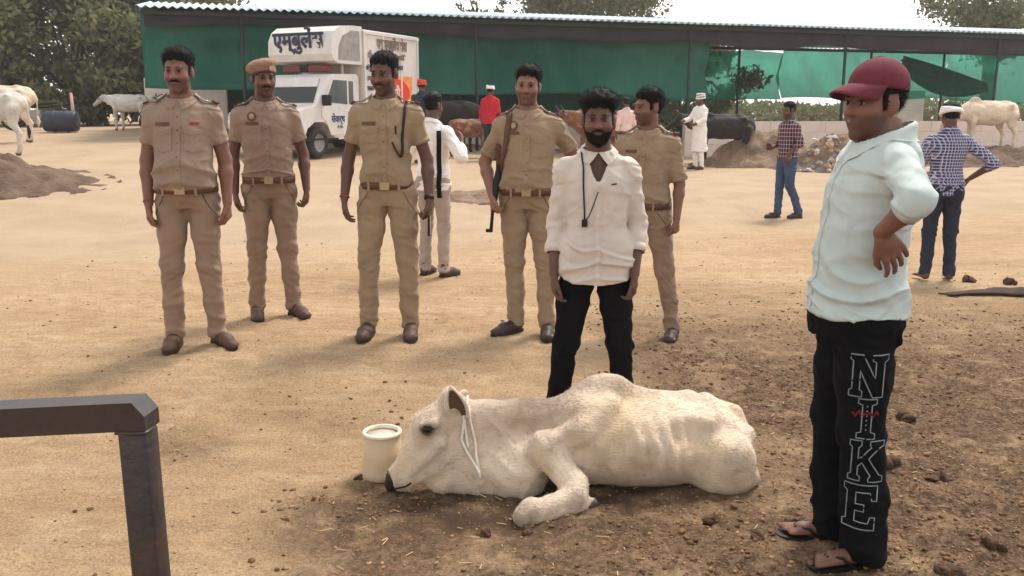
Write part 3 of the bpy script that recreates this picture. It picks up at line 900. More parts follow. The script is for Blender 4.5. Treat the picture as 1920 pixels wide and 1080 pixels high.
# joints for a 1.75 m figure that faces -Y; l is the viewer's left (-X), r the viewer's right
J0 = dict(pelvis=(0, 0, .95), neck=(0, .012, 1.47), head=(0, -.014, 1.622),
          sho_l=(-.160, .01, 1.385), sho_r=(.160, .01, 1.385), elb_l=(-.222, .04, 1.11), elb_r=(.222, .04, 1.11),
          wri_l=(-.232, -.03, .875), wri_r=(.232, -.03, .875),
          hip_l=(-.085, 0, .90), hip_r=(.085, 0, .90), kne_l=(-.10, -.015, .50), kne_r=(.10, -.015, .50),
          ank_l=(-.115, .02, .085), ank_r=(.115, .02, .085), toe_l=(-.14, -.15, 0), toe_r=(.14, -.15, 0))
# torso under the shirt: z, cx, cy, rx, ry
T0 = [(.84, 0, .01, .150, .108), (.92, 0, .01, .158, .115), (1.0, 0, .005, .147, .106), (1.10, 0, 0, .140, .100), (1.22, 0, 0, .150, .106),
      (1.32, 0, .005, .158, .108), (1.39, 0, .01, .140, .095), (1.445, 0, .012, .095, .074), (1.50, 0, .012, .066, .060)]

def unit(v):
    v = np.array(v, float); return v / np.linalg.norm(v)

def hand(f, W_, D, N, T, curl=.35, s=1.0, spread=1.0):
    """palm + four fingers + thumb. D towards the fingertips, N out of the palm, T towards the thumb"""
    W_ = np.array(W_, float); D = unit(D); N = unit(np.array(N, float) - D * (np.array(N, float) @ D)); T = np.array(T, float); T = T - D * (T @ D) - N * (T @ N); T = unit(T)
    f.cone(W_, W_ + D * .05 * s, .024 * s, .030 * s, .012, sq=(N, .62))
    L = (.072, .080, .074, .058)
    for i in range(4):
        o = (1.5 - i) * .0222 * s
        k0 = W_ + D * (.02 * s) + T * o * .6
        k1 = W_ + D * ((.090 - abs(i - 1.2) * .004) * s) + T * o
        f.cone(k0, k1, .0125 * s, .0118 * s, .010)
        a1 = curl * (.9 + .12 * i); a2 = a1 + curl * 1.2; a3 = a2 + curl * .9
        sp = T * (1.5 - i) * .11 * spread
        p = k1
        for a, l, r0, r1 in ((a1, .46, .0098, .0090), (a2, .32, .0090, .0080), (a3, .26, .0080, .0066)):
            q = p + unit(D * math.cos(a) + N * math.sin(a) + sp) * L[i] * l * s
            f.cone(p, q, r0 * s, r1 * s, .002); p = q
    t0 = W_ + D * .022 * s + T * .020 * s
    t1 = W_ + D * .060 * s + T * .046 * s + N * .012 * s
    t2 = t1 + unit(D * .9 + T * .25 + N * .35) * .032 * s
    t3 = t2 + unit(D * 1.0 + N * .35 - T * .15) * .026 * s
    f.cone(t0, t1, .0155 * s, .0125 * s, .010); f.cone(t1, t2, .0115 * s, .0105 * s, .004); f.cone(t2, t3, .0102 * s, .008 * s, .003)

HS = 1.03      # head scale
def head_sdf(f, C, Rm, fat=0.0, fv=(1, 1, 1, 1)):
    """fv: nose size, jaw width, chin, cheek"""
    nz, jw, chn, chk = fv
    C = np.array(C, float)
    g = lambda p: C + Rm @ (np.array(p, float) * HS)
    e = lambda p, r, k=.015, op='u': f.ell(g(p), np.array(r) * HS, Rm, k, op)
    c = lambda a, b, ra, rb, k=.01, op='u', sq=None: f.cone(g(a), g(b), ra * HS, rb * HS, k, op, sq)
    e((0, .018, .036), (.073, .090, .080))
    e((0, -.018, -.015), (.062 + fat * .6, .074, .092))
    e((0, -.030, -.066), ((.048 + fat) * jw, .052, .044), .02)
    e((.034, -.052, -.028), ((.026 + fat * .4) * chk, .024 * chk, .030), .02); e((-.034, -.052, -.028), ((.026 + fat * .4) * chk, .024 * chk, .030), .02)
    c((0, -.074, -.096), (0, -.076, -.092), .019 * chn, .017 * chn, .02)
    c((-.034, -.078, .026), (.034, -.078, .026), .011, .011, .012)
    for sx in (-1, 1): e((sx * .030, -.096, .006), (.017, .013, .010), .010, 's')
    c((0, -.086, .018), (0, -.098 - .009 * nz, -.026), .008, .0125 * nz, .010)
    for sx in (-1, 1): c((sx * .011 * nz, -.094, -.029), (sx * .010 * nz, -.098, -.029), .0085 * nz, .007 * nz, .006)
    c((-.019, -.087, -.054), (.019, -.087, -.054), .0062, .0062, .006); c((0, -.093, -.0535), (0, -.094, -.0535), .0065, .0065, .008)
    c((-.015, -.085, -.066), (.015, -.085, -.066), .0075, .0075, .008)
    c((-.022, -.0985, -.0600), (.022, -.0985, -.0600), .0022, .0022, .004, 's')
    for sx in (-1, 1):
        M_ = Rm @ np.array(Matrix.Rotation(sx * R(-18), 3, 'Z') @ Matrix.Rotation(R(-10), 3, 'X'))
        f.ell(g((sx * .0735, .014, -.006)), np.array((.0075, .017, .030)) * HS, M_, .008)

def head_bits(root, body_m, C, Rm, spec):
    """eyes, brows, moustache, beard, hair as parts"""
    C = np.array(C, float)
    g = lambda p: C + Rm @ (np.array(p, float) * HS)
    if spec.get('face', True):
        for sx in (-1, 1):
            bm = bmesh.new()
            Mx = Matrix.Translation(Vector(g((sx * .030, -.0765, .005)))) @ Matrix(Rm.tolist()).to_4x4() @ Matrix.Diagonal((.0130 * HS, .0105 * HS, .0062 * HS, 1))
            bmesh.ops.create_uvsphere(bm, u_segments=12, v_segments=8, radius=1, matrix=Mx)
            ey = bm_obj('eye', bm, M['eye_white'], root, True)
            bm = bmesh.new()
            Mx = Matrix.Translation(Vector(g((sx * .030 + spec.get('gaze', 0) * .004, -.0862, .0055)))) @ Matrix(Rm.tolist()).to_4x4() @ Matrix.Diagonal((.0066, .004, .0066, 1))
            bmesh.ops.create_uvsphere(bm, u_segments=10, v_segments=6, radius=1, matrix=Mx)
            bm_obj('iris', bm, M['iris'], ey, True)
            bm = bmesh.new()
            add_tube(bm, [g((sx * .012, -.0885, .0245)), g((sx * .026, -.0890, .0290)), g((sx * .042, -.0800, .0275)), g((sx * .052, -.0700, .0220))], [.0020, .0032, .0028, .0012], 6)
            bm_obj('eyebrow', bm, M['hair'], root, True)
            bm = bmesh.new()
            add_tube(bm, [g((sx * .016, -.0840, .0100)), g((sx * .030, -.0905, .0150)), g((sx * .045, -.0800, .0095))], [.0018, .0028, .0016], 6)
            bm_obj('upper_eyelid', bm, M['lid'], root, True)
        bm = bmesh.new()
        add_tube(bm, [g((-.021, -.0850, -.0590)), g((-.008, -.0945, -.0575)), g((.008, -.0945, -.0575)), g((.021, -.0850, -.0590))], [.002, .0048, .0048, .002], 6)
        bm_obj('lips', bm, M['lip'], root, True)
    if spec.get('moustache'):
        bm = bmesh.new(); w = spec['moustache']
        add_tube(bm, [g((-.033, -.080, -.0540)), g((-.022, -.0920, -.0470)), g((-.008, -.1000, -.0425)), g((.008, -.1000, -.0425)), g((.022, -.0920, -.0470)), g((.033, -.080, -.0540))],
                 [.0015, .0042 * w, .0050 * w, .0050 * w, .0042 * w, .0015], 8)
        bm_obj('moustache', bm, M['hair'], root, True)
    lo = C - .21; hi = C + .23
    if spec.get('beard'):
        f = Field(lo, hi, .005)
        head_sdf(f, C, Rm, spec.get('fat', 0), spec.get('fv', (1, 1, 1, 1)))
        f.D -= .0028
        n = Rm @ np.array((0, -.25, 1.0)); f.cut(g((0, -.06, -.048)), n)
        f.cut(g((0, .012, 0)), Rm @ np.array((0, 1, 0)))
        f.ell(g((0, -.105, -.058)), (.019, .03, .009), Rm, .004, 's')
        V, Q = f.mesh(); nn = vnormals(V, Q); V += nn * (.0012 * vnoise(V, 300, 3))[:, None]
        V, Q = strands(V, Q, 2600, lambda P, n, rs: n * .8 + (Rm @ np.array((0, -.2, -1.)))[None] + rs.normal(size=n.shape) * .5, .010, .0016, 3)
        mesh_np('beard', V, Q, M['hair'], root)
    st = spec.get('hair', 'short')
    if st != 'none':
        f = Field(lo, hi, .005)
        up = spec.get('tuft', .012)
        head_sdf(f, C, Rm, spec.get('fat', 0), spec.get('fv', (1, 1, 1, 1)))
        f.ell(g((0, .018, .036)), np.array((.0735, .091, .081)) * HS, Rm, .005)
        X_, Y_, Z_ = f.ax[0][:, None, None] - C[0], f.ax[1][None, :, None] - C[1], f.ax[2][None, None, :] - C[2]
        lx = (X_ * Rm[0, 0] + Y_ * Rm[1, 0] + Z_ * Rm[2, 0]) / HS; ly = (X_ * Rm[0, 1] + Y_ * Rm[1, 1] + Z_ * Rm[2, 1]) / HS; lz = (X_ * Rm[0, 2] + Y_ * Rm[1, 2] + Z_ * Rm[2, 2]) / HS
        # hairline: straight over the forehead, stepping down at the temples to the sideburns, round the ear, to the nape
        z0 = (.068 if st == 'short' else .060) - .018 * np.abs(lx / .06) ** 3 * (ly < 0)
        line = np.where(ly < -.030, z0 + (ly + .075) * -.15, np.where(ly < -.006, -.018, np.where(ly < .032, .036, -.062 - .1 * (ly - .03))))
        line = line + .004 * np.sin(lx * 150 + 1) + .003 * np.sin(lx * 330)
        above = lz - line
        f.D = f.D - (.0012 + (.010 + up * .5) * ss(0, .05, above) * ss(.030, .09, lz) + up * .75 * ss(.055, .11, lz) * ss(.09, -.02, ly))
        f.D = np.maximum(f.D, -above * .8)
        V, Q = f.mesh(); V = relax(V, Q, 1)
        nn = vnormals(V, Q)
        L = (V - C) @ Rm
        V += nn * (ss(.0, .08, L[:, 2]) * (.0030 * vnoise(L, (48, 22, 36), 5) + .0014 * vnoise(L, (150, 50, 110), 6)))[:, None]
        V, Q = strands(V, Q, 6500 if spec.get('res', 1) < 1.2 else 500, lambda P, n, rs: n * .55 + (Rm @ np.array((.25, .40, -.15)))[None] + rs.normal(size=n.shape) * spec.get('curl', .38), .012 + max(0, up) * .25, .0013, 4)
        mesh_np('hair', V, Q, M['hair'], root)

def shoe(root, ank, toe, m, kind='shoe'):
    a = np.array(ank, float); t = np.array(toe, float)
    d = t - a; d[2] = 0; d = unit(d); s = np.array((d[1], -d[0], 0))
    heel = np.array((a[0], a[1], 0)) - d * .045
    z = lambda v: np.array((0, 0, v))
    tip = heel + d * .275
    if kind == 'shoe':
        f = Field(np.minimum(heel, tip) - .09, np.maximum(heel, tip) + np.array((.09, .09, .17)), .0065)
        f.cone(heel + d * .045 + z(.045), heel + d * .16 + z(.045), .038, .042, .02)
        f.cone(heel + d * .16 + z(.042), tip - d * .05 + z(.030), .042, .034, .02, sq=(z(1), .85))
        f.cone(tip - d * .06 + z(.03), tip - d * .035 + z(.028), .037, .032, .02, sq=(z(1), .8))
        f.cone(heel + d * .055 + z(.06), np.array((a[0], a[1], .12)), .041, .044, .03)
        f.cut(heel + z(.016), (0, 0, -1))
        V, Q = f.mesh(); V = relax(V, Q, 1)
        V += vnormals(V, Q) * (.0025 * vnoise(V, 40, 2))[:, None]
        sh = mesh_np('shoe', V, Q, m, root)
        out = []
        for u, w in ((-.004, .022), (.01, .036), (.06, .040), (.12, .043), (.18, .046), (.225, .040), (.258, .026), (.275, .008)): out.append((u, w))
        pts = [heel + d * u + s * w for u, w in out] + [heel + d * u - s * w for u, w in out[::-1]]
        bm = bmesh.new()
        A = [bm.verts.new(Vector(p + z(.0))) for p in pts]; B = [bm.verts.new(Vector(p + z(.022))) for p in pts]
        n = len(pts); bm.faces.new(A[::-1]); bm.faces.new(B)
        for i in range(n): bm.faces.new((A[i], A[(i + 1) % n], B[(i + 1) % n], B[i]))
        bm_obj('sole', bm, M['sole'], sh)
    else:      # rubber slipper: flat sole and a toe strap
        pts = []
        for u, w in ((-.012, .022), (.01, .034), (.06, .036), (.12, .038), (.18, .045), (.225, .043), (.25, .030), (.262, .01)): pts.append((u, w))
        pp = [heel + d * u + s * w for u, w in pts] + [heel + d * u - s * w for u, w in pts[::-1]]
        bm = bmesh.new()
        A = [bm.verts.new(Vector(p + z(0))) for p in pp]; B = [bm.verts.new(Vector(p + z(.018))) for p in pp]
        n = len(pp); bm.faces.new(A[::-1]); bm.faces.new(B)
        for i in range(n): bm.faces.new((A[i], A[(i + 1) % n], B[(i + 1) % n], B[i]))
        sh = bm_obj('slipper', bm, m, root)
        for q in (-1, 1):
            bm = bmesh.new()
            add_tube(bm, [heel + d * .10 + s * q * .042 + z(.012), heel + d * .145 + s * q * .036 + z(.055), heel + d * .19 + s * q * .008 + z(.05), heel + d * .205 + z(.02)], .006, 6)
            bm_obj('toe_strap', bm, m, sh, True)

def foot_sdf(f, ank, toe):
    a = np.array(ank, float); t = np.array(toe, float)
    d = t - a; d[2] = 0; d = unit(d); s = np.array((d[1], -d[0], 0)); z = lambda v: np.array((0, 0, v))
    heel = np.array((a[0], a[1], 0)) - d * .035
    f.cone(a, heel + d * .02 + z(.05), .036, .032, .02)
    f.cone(heel + d * .02 + z(.048), heel + d * .16 + z(.042), .030, .024, .02, sq=(s, 1.25))
    for i in range(5):
        o = (i - 2) * .0165 * (1 if ank[0] > 0 else -1)
        f.cone(heel + d * .13 + s * o * .7 + z(.04), heel + d * (.232 - .008 * i) + s * o + z(.032), .014, .0095 if i else .012, .008)

def human(name, label, loc, rz, sp, cat='person', group=None):
    """One figure: a continuous body with clothes as parts. sp: the pose and the clothes."""
    root = empty(name, loc, rz, sp.get('h', 1.75) / 1.75)
    tag(root, label, cat, group)
    J = dict(J0); J.update(sp.get('J', {}))
    J = {k: np.array(v, float) for k, v in J.items()}
    res = sp.get('res', 1.0)
    seed = sp.get('seed', 1)
    Rm = rotm(sp.get('yaw', 0), sp.get('pitch', 0), sp.get('roll', 0))
    wx, wy, belly = sp.get('wx', 1), sp.get('wy', 1), sp.get('belly', 0)
    lean = sp.get('lean', (0, 0))          # shift of the shoulders against the pelvis
    def torso(grow=0.0, extra=0.0):
        out = []
        tz = sp.get('tz', 1.0)
        for z, cx, cy, rx, ry in T0:
            z = z if z < .95 else .95 + (z - .95) * tz
            t = (z - .95) / .5
            b = belly * (1 if sp.get('hang') and z < 1.06 else math.exp(-((z - 1.06) / .13) ** 2))
            k = 1 if z < 1.42 else 0.6
            out.append((z, cx + lean[0] * max(t, 0), cy + lean[1] * max(t, 0) - b * .55, rx * (1 + (wx - 1) * k) + b * .25 + grow, ry * (1 + (wy - 1) * k) + b * .6 + grow))
        return out
    thick = sp.get('limb', 1.0)
    # ---- the body: skin, one surface from crown to toes
    pts = np.array(list(J.values()))
    lo = pts.min(0) - .22; hi = pts.max(0) + .24; lo[2] = -.01
    fine = [(J['head'] + np.array((0, 0, -.01)), .135, .0055 * res)]
    for q in 'lr': fine.append((J['wri_' + q] + unit(sp.get('hd_' + q, (0, 0, -1))) * .08, .10, sp.get('hres', .005) * res))
    f = Field(lo, hi, .014 * res, fine)
    f.loft([(z, a, b, c - .022, d - .022) for z, a, b, c, d in torso()], .03)
    f.cone(J['neck'] - np.array((0, 0, .04)), J['head'] + Rm @ np.array((0, .015, -.06)), .063 * sp.get('neckw', 1), .057 * sp.get('neckw', 1), .03)
    for q in 'lr':
        f.cone(J['neck'] - np.array((0, 0, .05)), J['sho_' + q] - np.array((0, 0, .012)), .05, .048, .03)
        f.cone(J['sho_' + q], J['elb_' + q], .046 * thick, .037 * thick, .02)
        m_ = J['elb_' + q] * .7 + J['wri_' + q] * .3
        f.cone(J['elb_' + q], m_, .036 * thick, .038 * thick, .02); f.cone(m_, J['wri_' + q], .038 * thick, .025 * thick, .02)
        sx = -1 if q == 'l' else 1
        hand(f, J['wri_' + q], sp.get('hd_' + q, (0, 0, -1)), sp.get('hn_' + q, (-sx, .1, 0)), sp.get('ht_' + q, (0, -1, 0)), sp.get('curl_' + q, .4), 1.02)
        f.cone(J['hip_' + q], J['kne_' + q], .070, .048, .03); f.cone(J['kne_' + q], J['ank_' + q], .046, .034, .02)
        foot_sdf(f, J['ank_' + q], J['toe_' + q])
    sp = dict(sp); sp.setdefault('fv', tuple(np.random.RandomState(seed * 7 + 1).uniform((.85, .92, .85, .9), (1.2, 1.08, 1.25, 1.15))))
    head_sdf(f, J['head'], Rm, sp.get('fat', 0), sp['fv'])
    V, Q = f.mesh(); V = relax(V, Q, 1, .35)
    skin = M[sp.get('skin', 'skin_a')]
    bo = mesh_np('body', V, Q, skin, root)
    Lh = ((V - J['head']) @ Rm) / HS
    stub = ss(-.020, -.045, Lh[:, 2]) * ss(-.125, -.105, Lh[:, 2]) * ss(.012, -.02, Lh[:, 1]) * (1 - .7 * np.exp(-((Lh[:, 0]) ** 2 / .017 ** 2 + (Lh[:, 2] + .057) ** 2 / .010 ** 2)))
    eyeh = sum(np.exp(-(((Lh[:, 0] - sx * .031) / .020) ** 2 + ((Lh[:, 2] - .006) / .013) ** 2)) for sx in (-1, 1)) * (Lh[:, 1] < -.05)
    scalp = ss(.04, .075, Lh[:, 2])
    ruddy = sum(np.exp(-(((Lh[:, 0] - sx * .036) / .022) ** 2 + ((Lh[:, 2] + .022) / .018) ** 2)) for sx in (-1, 1)) * (Lh[:, 1] < -.04) + np.exp(-((Lh[:, 0] / .014) ** 2 + ((Lh[:, 2] + .02) / .02) ** 2)) * (Lh[:, 1] < -.06)
    pc = bo.data.color_attributes.new('pigment', 'FLOAT_COLOR', 'POINT')
    pc.data.foreach_set('color', np.stack([np.clip(stub * sp.get('stubble', .55) + .45 * eyeh + .8 * scalp, 0, 1), np.clip(ruddy, 0, 1) * .5, 0 * stub, 0 * stub + 1], 1).astype(np.float32).ravel())
    body_b = bvh_of(V, Q)
    head_bits(root, skin, J['head'], Rm, sp)
    # ---- trousers
    tm = M[sp.get('trouser', 'khaki_t')]
    leg = sp.get('leg', .97); cuff = sp.get('cuff', .054); cz = sp.get('cuff_z', .055)
    top = sp.get('waist', .975)
    lo2 = np.array((-.45, -.45, 0)) + np.minimum(0, np.minimum(J['ank_l'], J['ank_r'])) * np.array((1, 1, 0)); hi2 = np.array((.45, .45, 1.08)) + np.maximum(0, np.maximum(J['ank_l'], J['ank_r'])) * np.array((1, 1, 0))
    f = Field(lo2, hi2, .0080 * res)
    tt = [s_ for s_ in torso(.004) if s_[0] <= 1.01]
    f.loft([(z, a, b + .008, c, d) for z, a, b, c, d in tt], .03)
    for q in 'lr':
        h, k, a = J['hip_' + q], J['kne_' + q], J['ank_' + q]
        th = sp.get('thigh', 1.0)
        f.cone(h + np.array((0, .005, 0)), h * .5 + k * .5, .098 * leg * th, .083 * leg * th, .025)
        f.cone(h * .5 + k * .5, k, .083 * leg * th, .068 * leg, .025)
        f.cone(k, k * .45 + a * .55, .067 * leg, max(.058 * leg, cuff), .02)
        f.cone(k * .45 + a * .55, np.array((a[0], a[1], .0)) + (a - k) * .0, max(.058 * leg, cuff), cuff, .02)
        f.cone(h + np.array((0, sp.get('seat', .06), .0)), h * .8 + k * .2 + np.array((0, sp.get('seat', .06) * .75, 0)), .075, .06, .03)      # seat
    D0 = f.D.copy()
    f.cut((0, 0, cz), (0, 0, -1)); f.cut((0, 0, top), (0, 0, 1))
    V, Q = f.mesh(D0, .006 * res); V = relax(V, Q, 1)
    n = vnormals(V, Q); z = V[:, 2]
    low = ss(.50, .08, z); kn = np.exp(-((z - .48) / .09) ** 2); cr = np.exp(-((z - .84) / .10) ** 2)
    off = np.array((seed * 3.7, seed * 1.3, seed * 2.1))
    P = V + off
    side_ = np.sign(V[:, 0]); wp = .09 * np.stack([vnoise(P, 6, 9), vnoise(P, 6, 10), vnoise(P, 4, 14)], 1)
    q1 = P + wp; q1[:, 2] += .55 * V[:, 0] * side_ + .35 * V[:, 1]
    crease = lambda q, sc, sd2: np.clip(1 - 3.2 * np.abs(vnoise(q, sc, sd2)), -.6, 1)
    fold = crease(q1, (5, 5, 12), seed); fold2 = crease(P + V[:, [2, 2, 0]] * .5 + wp, (8, 8, 9), seed + 3)
    V = V + n * ((.0085 * low + .006 * kn) * fold + (.0070 * cr + .0028) * fold2 + .0022 * vnoise(P, 16, 4))[:, None]
    q6 = P + wp * 1.5; q6[:, 2] += .9 * np.abs(V[:, 0]) + .5 * V[:, 1]
    V = V + n * (.0055 * (.25 + .75 * np.maximum(low, np.maximum(kn, cr))) * np.clip(1 - 5.5 * np.abs(vnoise(q6, (6, 6, 12), seed + 60)), 0, 1) * ss(-.2, .4, vnoise(P, 7, seed + 61)))[:, None]
    tr = mesh_np('trousers', V, Q, tm, root)
    tb = bvh_of(V, Q)
    for q in 'lr':
        for sx in (1,):
            s0 = -1 if q == 'l' else 1
            if sp.get('seams', True):
                h = J['hip_' + q]
                strap('pocket_seam', tb, [(h[0] + s0 * .035, -.14, .93), (h[0] + s0 * .075, -.10, .86), (h[0] + s0 * .095, -.04, .80)], .004, M['thread'] if sp.get('trouser', '').startswith('khaki') is False else M['leather'], tr, .0012, .0003)
    # ---- shirt
    sm = M[sp.get('shirt', 'khaki')]
    hem = sp.get('hem', .958)
    slv = sp.get('sleeve', .62)                 # 1 = elbow, up to 2 = wrist
    slw = sp.get('slw', 1.0)
    sdir = {}
    sl_end = {}
    lo3 = np.minimum(pts.min(0), (-.3, -.3, 0)) - .1; hi3 = np.maximum(pts.max(0), (.3, .3, 0)) + .1; lo3[2] = hem - .14; hi3[2] = 1.66
    blouse = sp.get('blouse', .010)
    secs = []
    for z, a, b, c, d in torso(.010 + sp.get('loose', 0)):
        if z < hem - .16: continue
        bl = blouse * math.exp(-((z - hem - .05) / .06) ** 2)
        secs.append((z, a, b, c + bl, d + bl))
    if hem < .86:
        z, a, b, c, d = torso(.010 + sp.get('loose', 0))[0]
        secs.append((hem - .05, a, b, c + sp.get('flare', .0), d + sp.get('flare', .0)))
    if hem < .9:       # worn loose over the trousers: hangs clear of the hips
        secs = [(z, a, b, max(c, sp.get('skirt', .172)) if z < 1.02 else c, max(d, sp.get('skirt_d', .128)) if z < 1.02 else d) for z, a, b, c, d in secs]
    if 'skirt_cy' in sp: secs = [(z, a, b + (sp['skirt_cy'] if z < 1.02 else 0), c, d) for z, a, b, c, d in secs]
    sl_end = {}
    def build(clip):
        f = Field(lo3, hi3, sp.get('sres', .0065) * res)
        f.loft(secs, .02)
        for q in 'lr':
            s0, e, w = J['sho_' + q], J['elb_' + q], J['wri_' + q]
            f.cone(J['neck'] - np.array((0, -.005, .050)), s0 - np.array((0, 0, .004)), .056, .056, .03)
            f.cone(J['neck'] * .55 + s0 * .45 - np.array((0, 0, .12)), s0 - np.array((0, 0, .03)), .085, .060, .04)
            if slv <= 1:
                p = s0 + (e - s0) * slv; dr = unit(e - s0); cl = (p, dr) if clip else None
                f.cone(s0, p, .057 * slw, .055 * slw, .025, clip=cl)
            else:
                p = e + (w - e) * (slv - 1); dr = unit(w - e); cl = (p, dr) if clip else None
                f.cone(s0, e, .057 * slw, .051 * slw, .025); f.cone(e, p, .050 * slw, .046 * slw, .018, clip=cl)
            sl_end[q] = (p, dr)
        return f
    D0 = build(False).D
    f = build(True)
    nk = J['neck'] + np.array((0, 0, .028))
    f.cut(nk, (0, -.38, 1), .01)
    if sp.get('notch'):      # shirt front left open at the bottom
        f.cone((.0, -.19, hem - .03), (.0, -.19, hem + sp['notch']), .030, .003, .002, 's', sq=((0, 1, 0), 3))
    if sp.get('vneck'):
        f.cone(J['neck'] + np.array((0, -.09, .0)), J['neck'] + np.array((0, -.16, -.15)), .058, .012, .004, 's', sq=((0, 1, 0), 3))
    if sp.get('tail'):                            # shirt tails, longer front and back than at the sides
        X = f.ax[0][:, None, None]; Z = f.ax[2][None, None, :]; Y = f.ax[1][None, :, None]
        f.D = np.maximum(f.D, hem + sp['tail'] * np.clip((np.abs(X) - .06) / .14, 0, 1) ** 2 - Z)
    else:
        f.cut((0, 0, hem), (0, 0, -1))
    V, Q = f.mesh(D0, .0055 * res); V = relax(V, Q, 1)
    n = vnormals(V, Q)
    P = V + off * 1.7
    wst = np.exp(-((V[:, 2] - hem - .09) / .10) ** 2); ch = np.exp(-((V[:, 2] - 1.30) / .12) ** 2)
    arm = ss(.17, .22, np.abs(V[:, 0] - lean[0] * .7) / wx)
    warp = .06 * np.stack([vnoise(P, 5, 11), vnoise(P, 5, 12), vnoise(P, 5, 13)], 1)
    slant = np.abs(V[:, 0]) * .9
    q3 = P + warp; q3[:, 2] += slant * .35
    crs = lambda q, sc, sd2: np.clip(1 - 3.4 * np.abs(vnoise(q, sc, sd2)), -.5, 1)
    fold = crs(q3, (3.4, 3.4, 12), seed + 20)
    q4 = P + warp; q4[:, 0] += .6 * V[:, 2] * np.sign(V[:, 0])
    fold2 = crs(q4, (9, 6, 5), seed + 30)
    amp = sp.get('fold', 1.0)
    q5 = P * 1.0 + warp * 1.6; q5[:, 2] += .8 * np.abs(V[:, 0]) + .4 * V[:, 1]
    msk = ss(-.15, .5, vnoise(P, 6, seed + 51)) * (.45 + .55 * np.maximum(wst, arm))
    fine_ = np.clip(1 - 5.5 * np.abs(vnoise(q5, (5, 5, 13), seed + 50)), 0, 1) * msk - .6 * np.clip(1 - 6 * np.abs(vnoise(q5 + .31, (9, 7, 12), seed + 52)), 0, 1) * msk
    V = V + n * (amp * .0068 * fine_)[:, None]
    tug = np.exp(-((V[:, 2] - 1.24) / .10) ** 2) * ss(.05, .14, np.abs(V[:, 0]))      # pull lines from the arm pits
    V = V + n * (amp * (.0085 * wst * fold + .0030 * fold + .0040 * arm * crs(q3, (6, 6, 11), seed + 40) + (.0030 + .0045 * tug) * fold2 * (1 - ch * .3) + .0018 * vnoise(P, 24, 8)))[:, None]
    shirt = mesh_np('shirt', V, Q, sm, root)
    sb = bvh_of(V, Q)
    # sleeve hems / rolled cuffs
    for q in 'lr':
        p, dr = sl_end[q]
        if slv <= 2:
            rr = (.055 if slv <= 1 else .047) * slw
            wd = sp.get('cuffw', .018)
            ringm = Matrix.Translation(Vector(p - dr * wd)) @ Vector(dr).to_track_quat('Z', 'Y').to_matrix().to_4x4()
            bm = bmesh.new()
            rin = rr - .012
            add_lathe(bm, [(rr - .004, wd + .004), (rr, wd + .0045), (rr + .0018, wd * .5), (rr + .0012, -.003), (rr - .004, -.004)], 20, ringm)
            bm_obj('sleeve_hem', bm, sm, shirt, True)
    fwd = (0, 1, 0)
    zneck = J['neck'][2]
    # collar: stand and two flaps
    if sp.get('collar', True):
        nx, ny = J['neck'][0], J['neck'][1]
        for sx in (-1, 1):
            Vv, Ff = [], []
            nseg = 8
            for i in range(nseg + 1):
                a = math.pi * (i / nseg)          # 0 = back, pi = front
                r = .068 * sp.get('neckw', 1) + .006
                fx = sx * math.sin(a) * r; fy = math.cos(a) * r
                drop = .5 * (1 - math.cos(a)) * .052
                tip = max(0, (i / nseg - .62) / .38)
                base = Vector((nx + fx, ny + fy, zneck + .048 + sp.get('col_dz', 0) - drop))
                outw = Vector((sx * math.sin(a), math.cos(a), 0))
                out_p = base + outw * (.012 + .006 * (1 - tip)) + Vector((sx * (.026 + sp.get('open', 0)) * tip, -.008 * tip, -.032 - .026 * tip))
                hit, nn, _, _ = sb.find_nearest(out_p)
                if hit is not None and (out_p - hit).dot(nn) < .006: out_p = hit + nn * .006
                mid_ = base * .5 + out_p * .5 + outw * .004
                Vv += [base - outw * .004, base + Vector((0, 0, .004)), mid_, out_p]
            for i in range(nseg):
                o = i * 4
                for j in range(3): Ff.append((o + j, o + j + 1, o + 5 + j, o + 4 + j))
            mesh_py('collar', Vv, Ff, sm, shirt, False)
    def P_(x, z): return (x + lean[0] * max(0, (z - .95) / .5), 0, z)
    if sp.get('placket', True):
        patch('placket', sb, P_(0, (hem + zneck - .06) / 2 + sp.get('pl_up', 0)), (1, 0, 0), (0, 0, 1), .030, (zneck - .07 - hem) * sp.get('pl_len', 1), fwd, sm, shirt, .0045, 2, 22)
        for i in range(5):
            zz = zneck - .10 - i * (zneck - .14 - hem) / 5
            hit, nn, _, _ = sb.ray_cast(Vector(P_(0, zz)) + Vector((0, -.5, 0)), Vector((0, 1, 0)))
            if hit is None: continue
            bm = bmesh.new(); add_cyl(bm, hit + Vector((0, -.001, 0)), hit + Vector((0, -.005, 0)), .0052, n=8)
            bm_obj('button', bm, M[sp.get('button', 'tag_brown')], shirt)
    for sx in sp.get('pockets', ()):
        pk = patch('chest_pocket', sb, P_(sx * .088, 1.245), (1, 0, 0), (0, 0, 1), .105, .12, fwd, sm, shirt, .0045, 6, 6, .012)
        patch('pocket_flap', sb, P_(sx * .088, 1.298), (1, 0, 0), (0, 0, 1), .110, .035, fwd, sm, pk, .0085, 6, 3, .014)
    if sp.get('police'):
        # shoulder straps with coloured band and star
        for sx in (-1, 1):
            q = 'l' if sx < 0 else 'r'
            a = J['neck'] * .55 + J['sho_' + q] * .45 + np.array((0, 0, .07)); b = J['sho_' + q] + np.array((sx * .045, 0, .05))
            ep = strap('shoulder_strap', sb, [a, (a + b) / 2 + np.array((0, 0, .02)), b], .046, sm, shirt, .007, .003, .02)
            strap('rank_band', sb, [a * .22 + b * .78 + np.array((0, 0, .01)), b], .048, M[sp.get('band', 'maroon_band')], ep, .0095, .004, .015)
            strap('strap_stripe', sb, [a * .5 + b * .5 + np.array((0, 0, .02)), a * .42 + b * .58 + np.array((0, 0, .02))], .040, M['tag_white'], ep, .011, .004, .01)
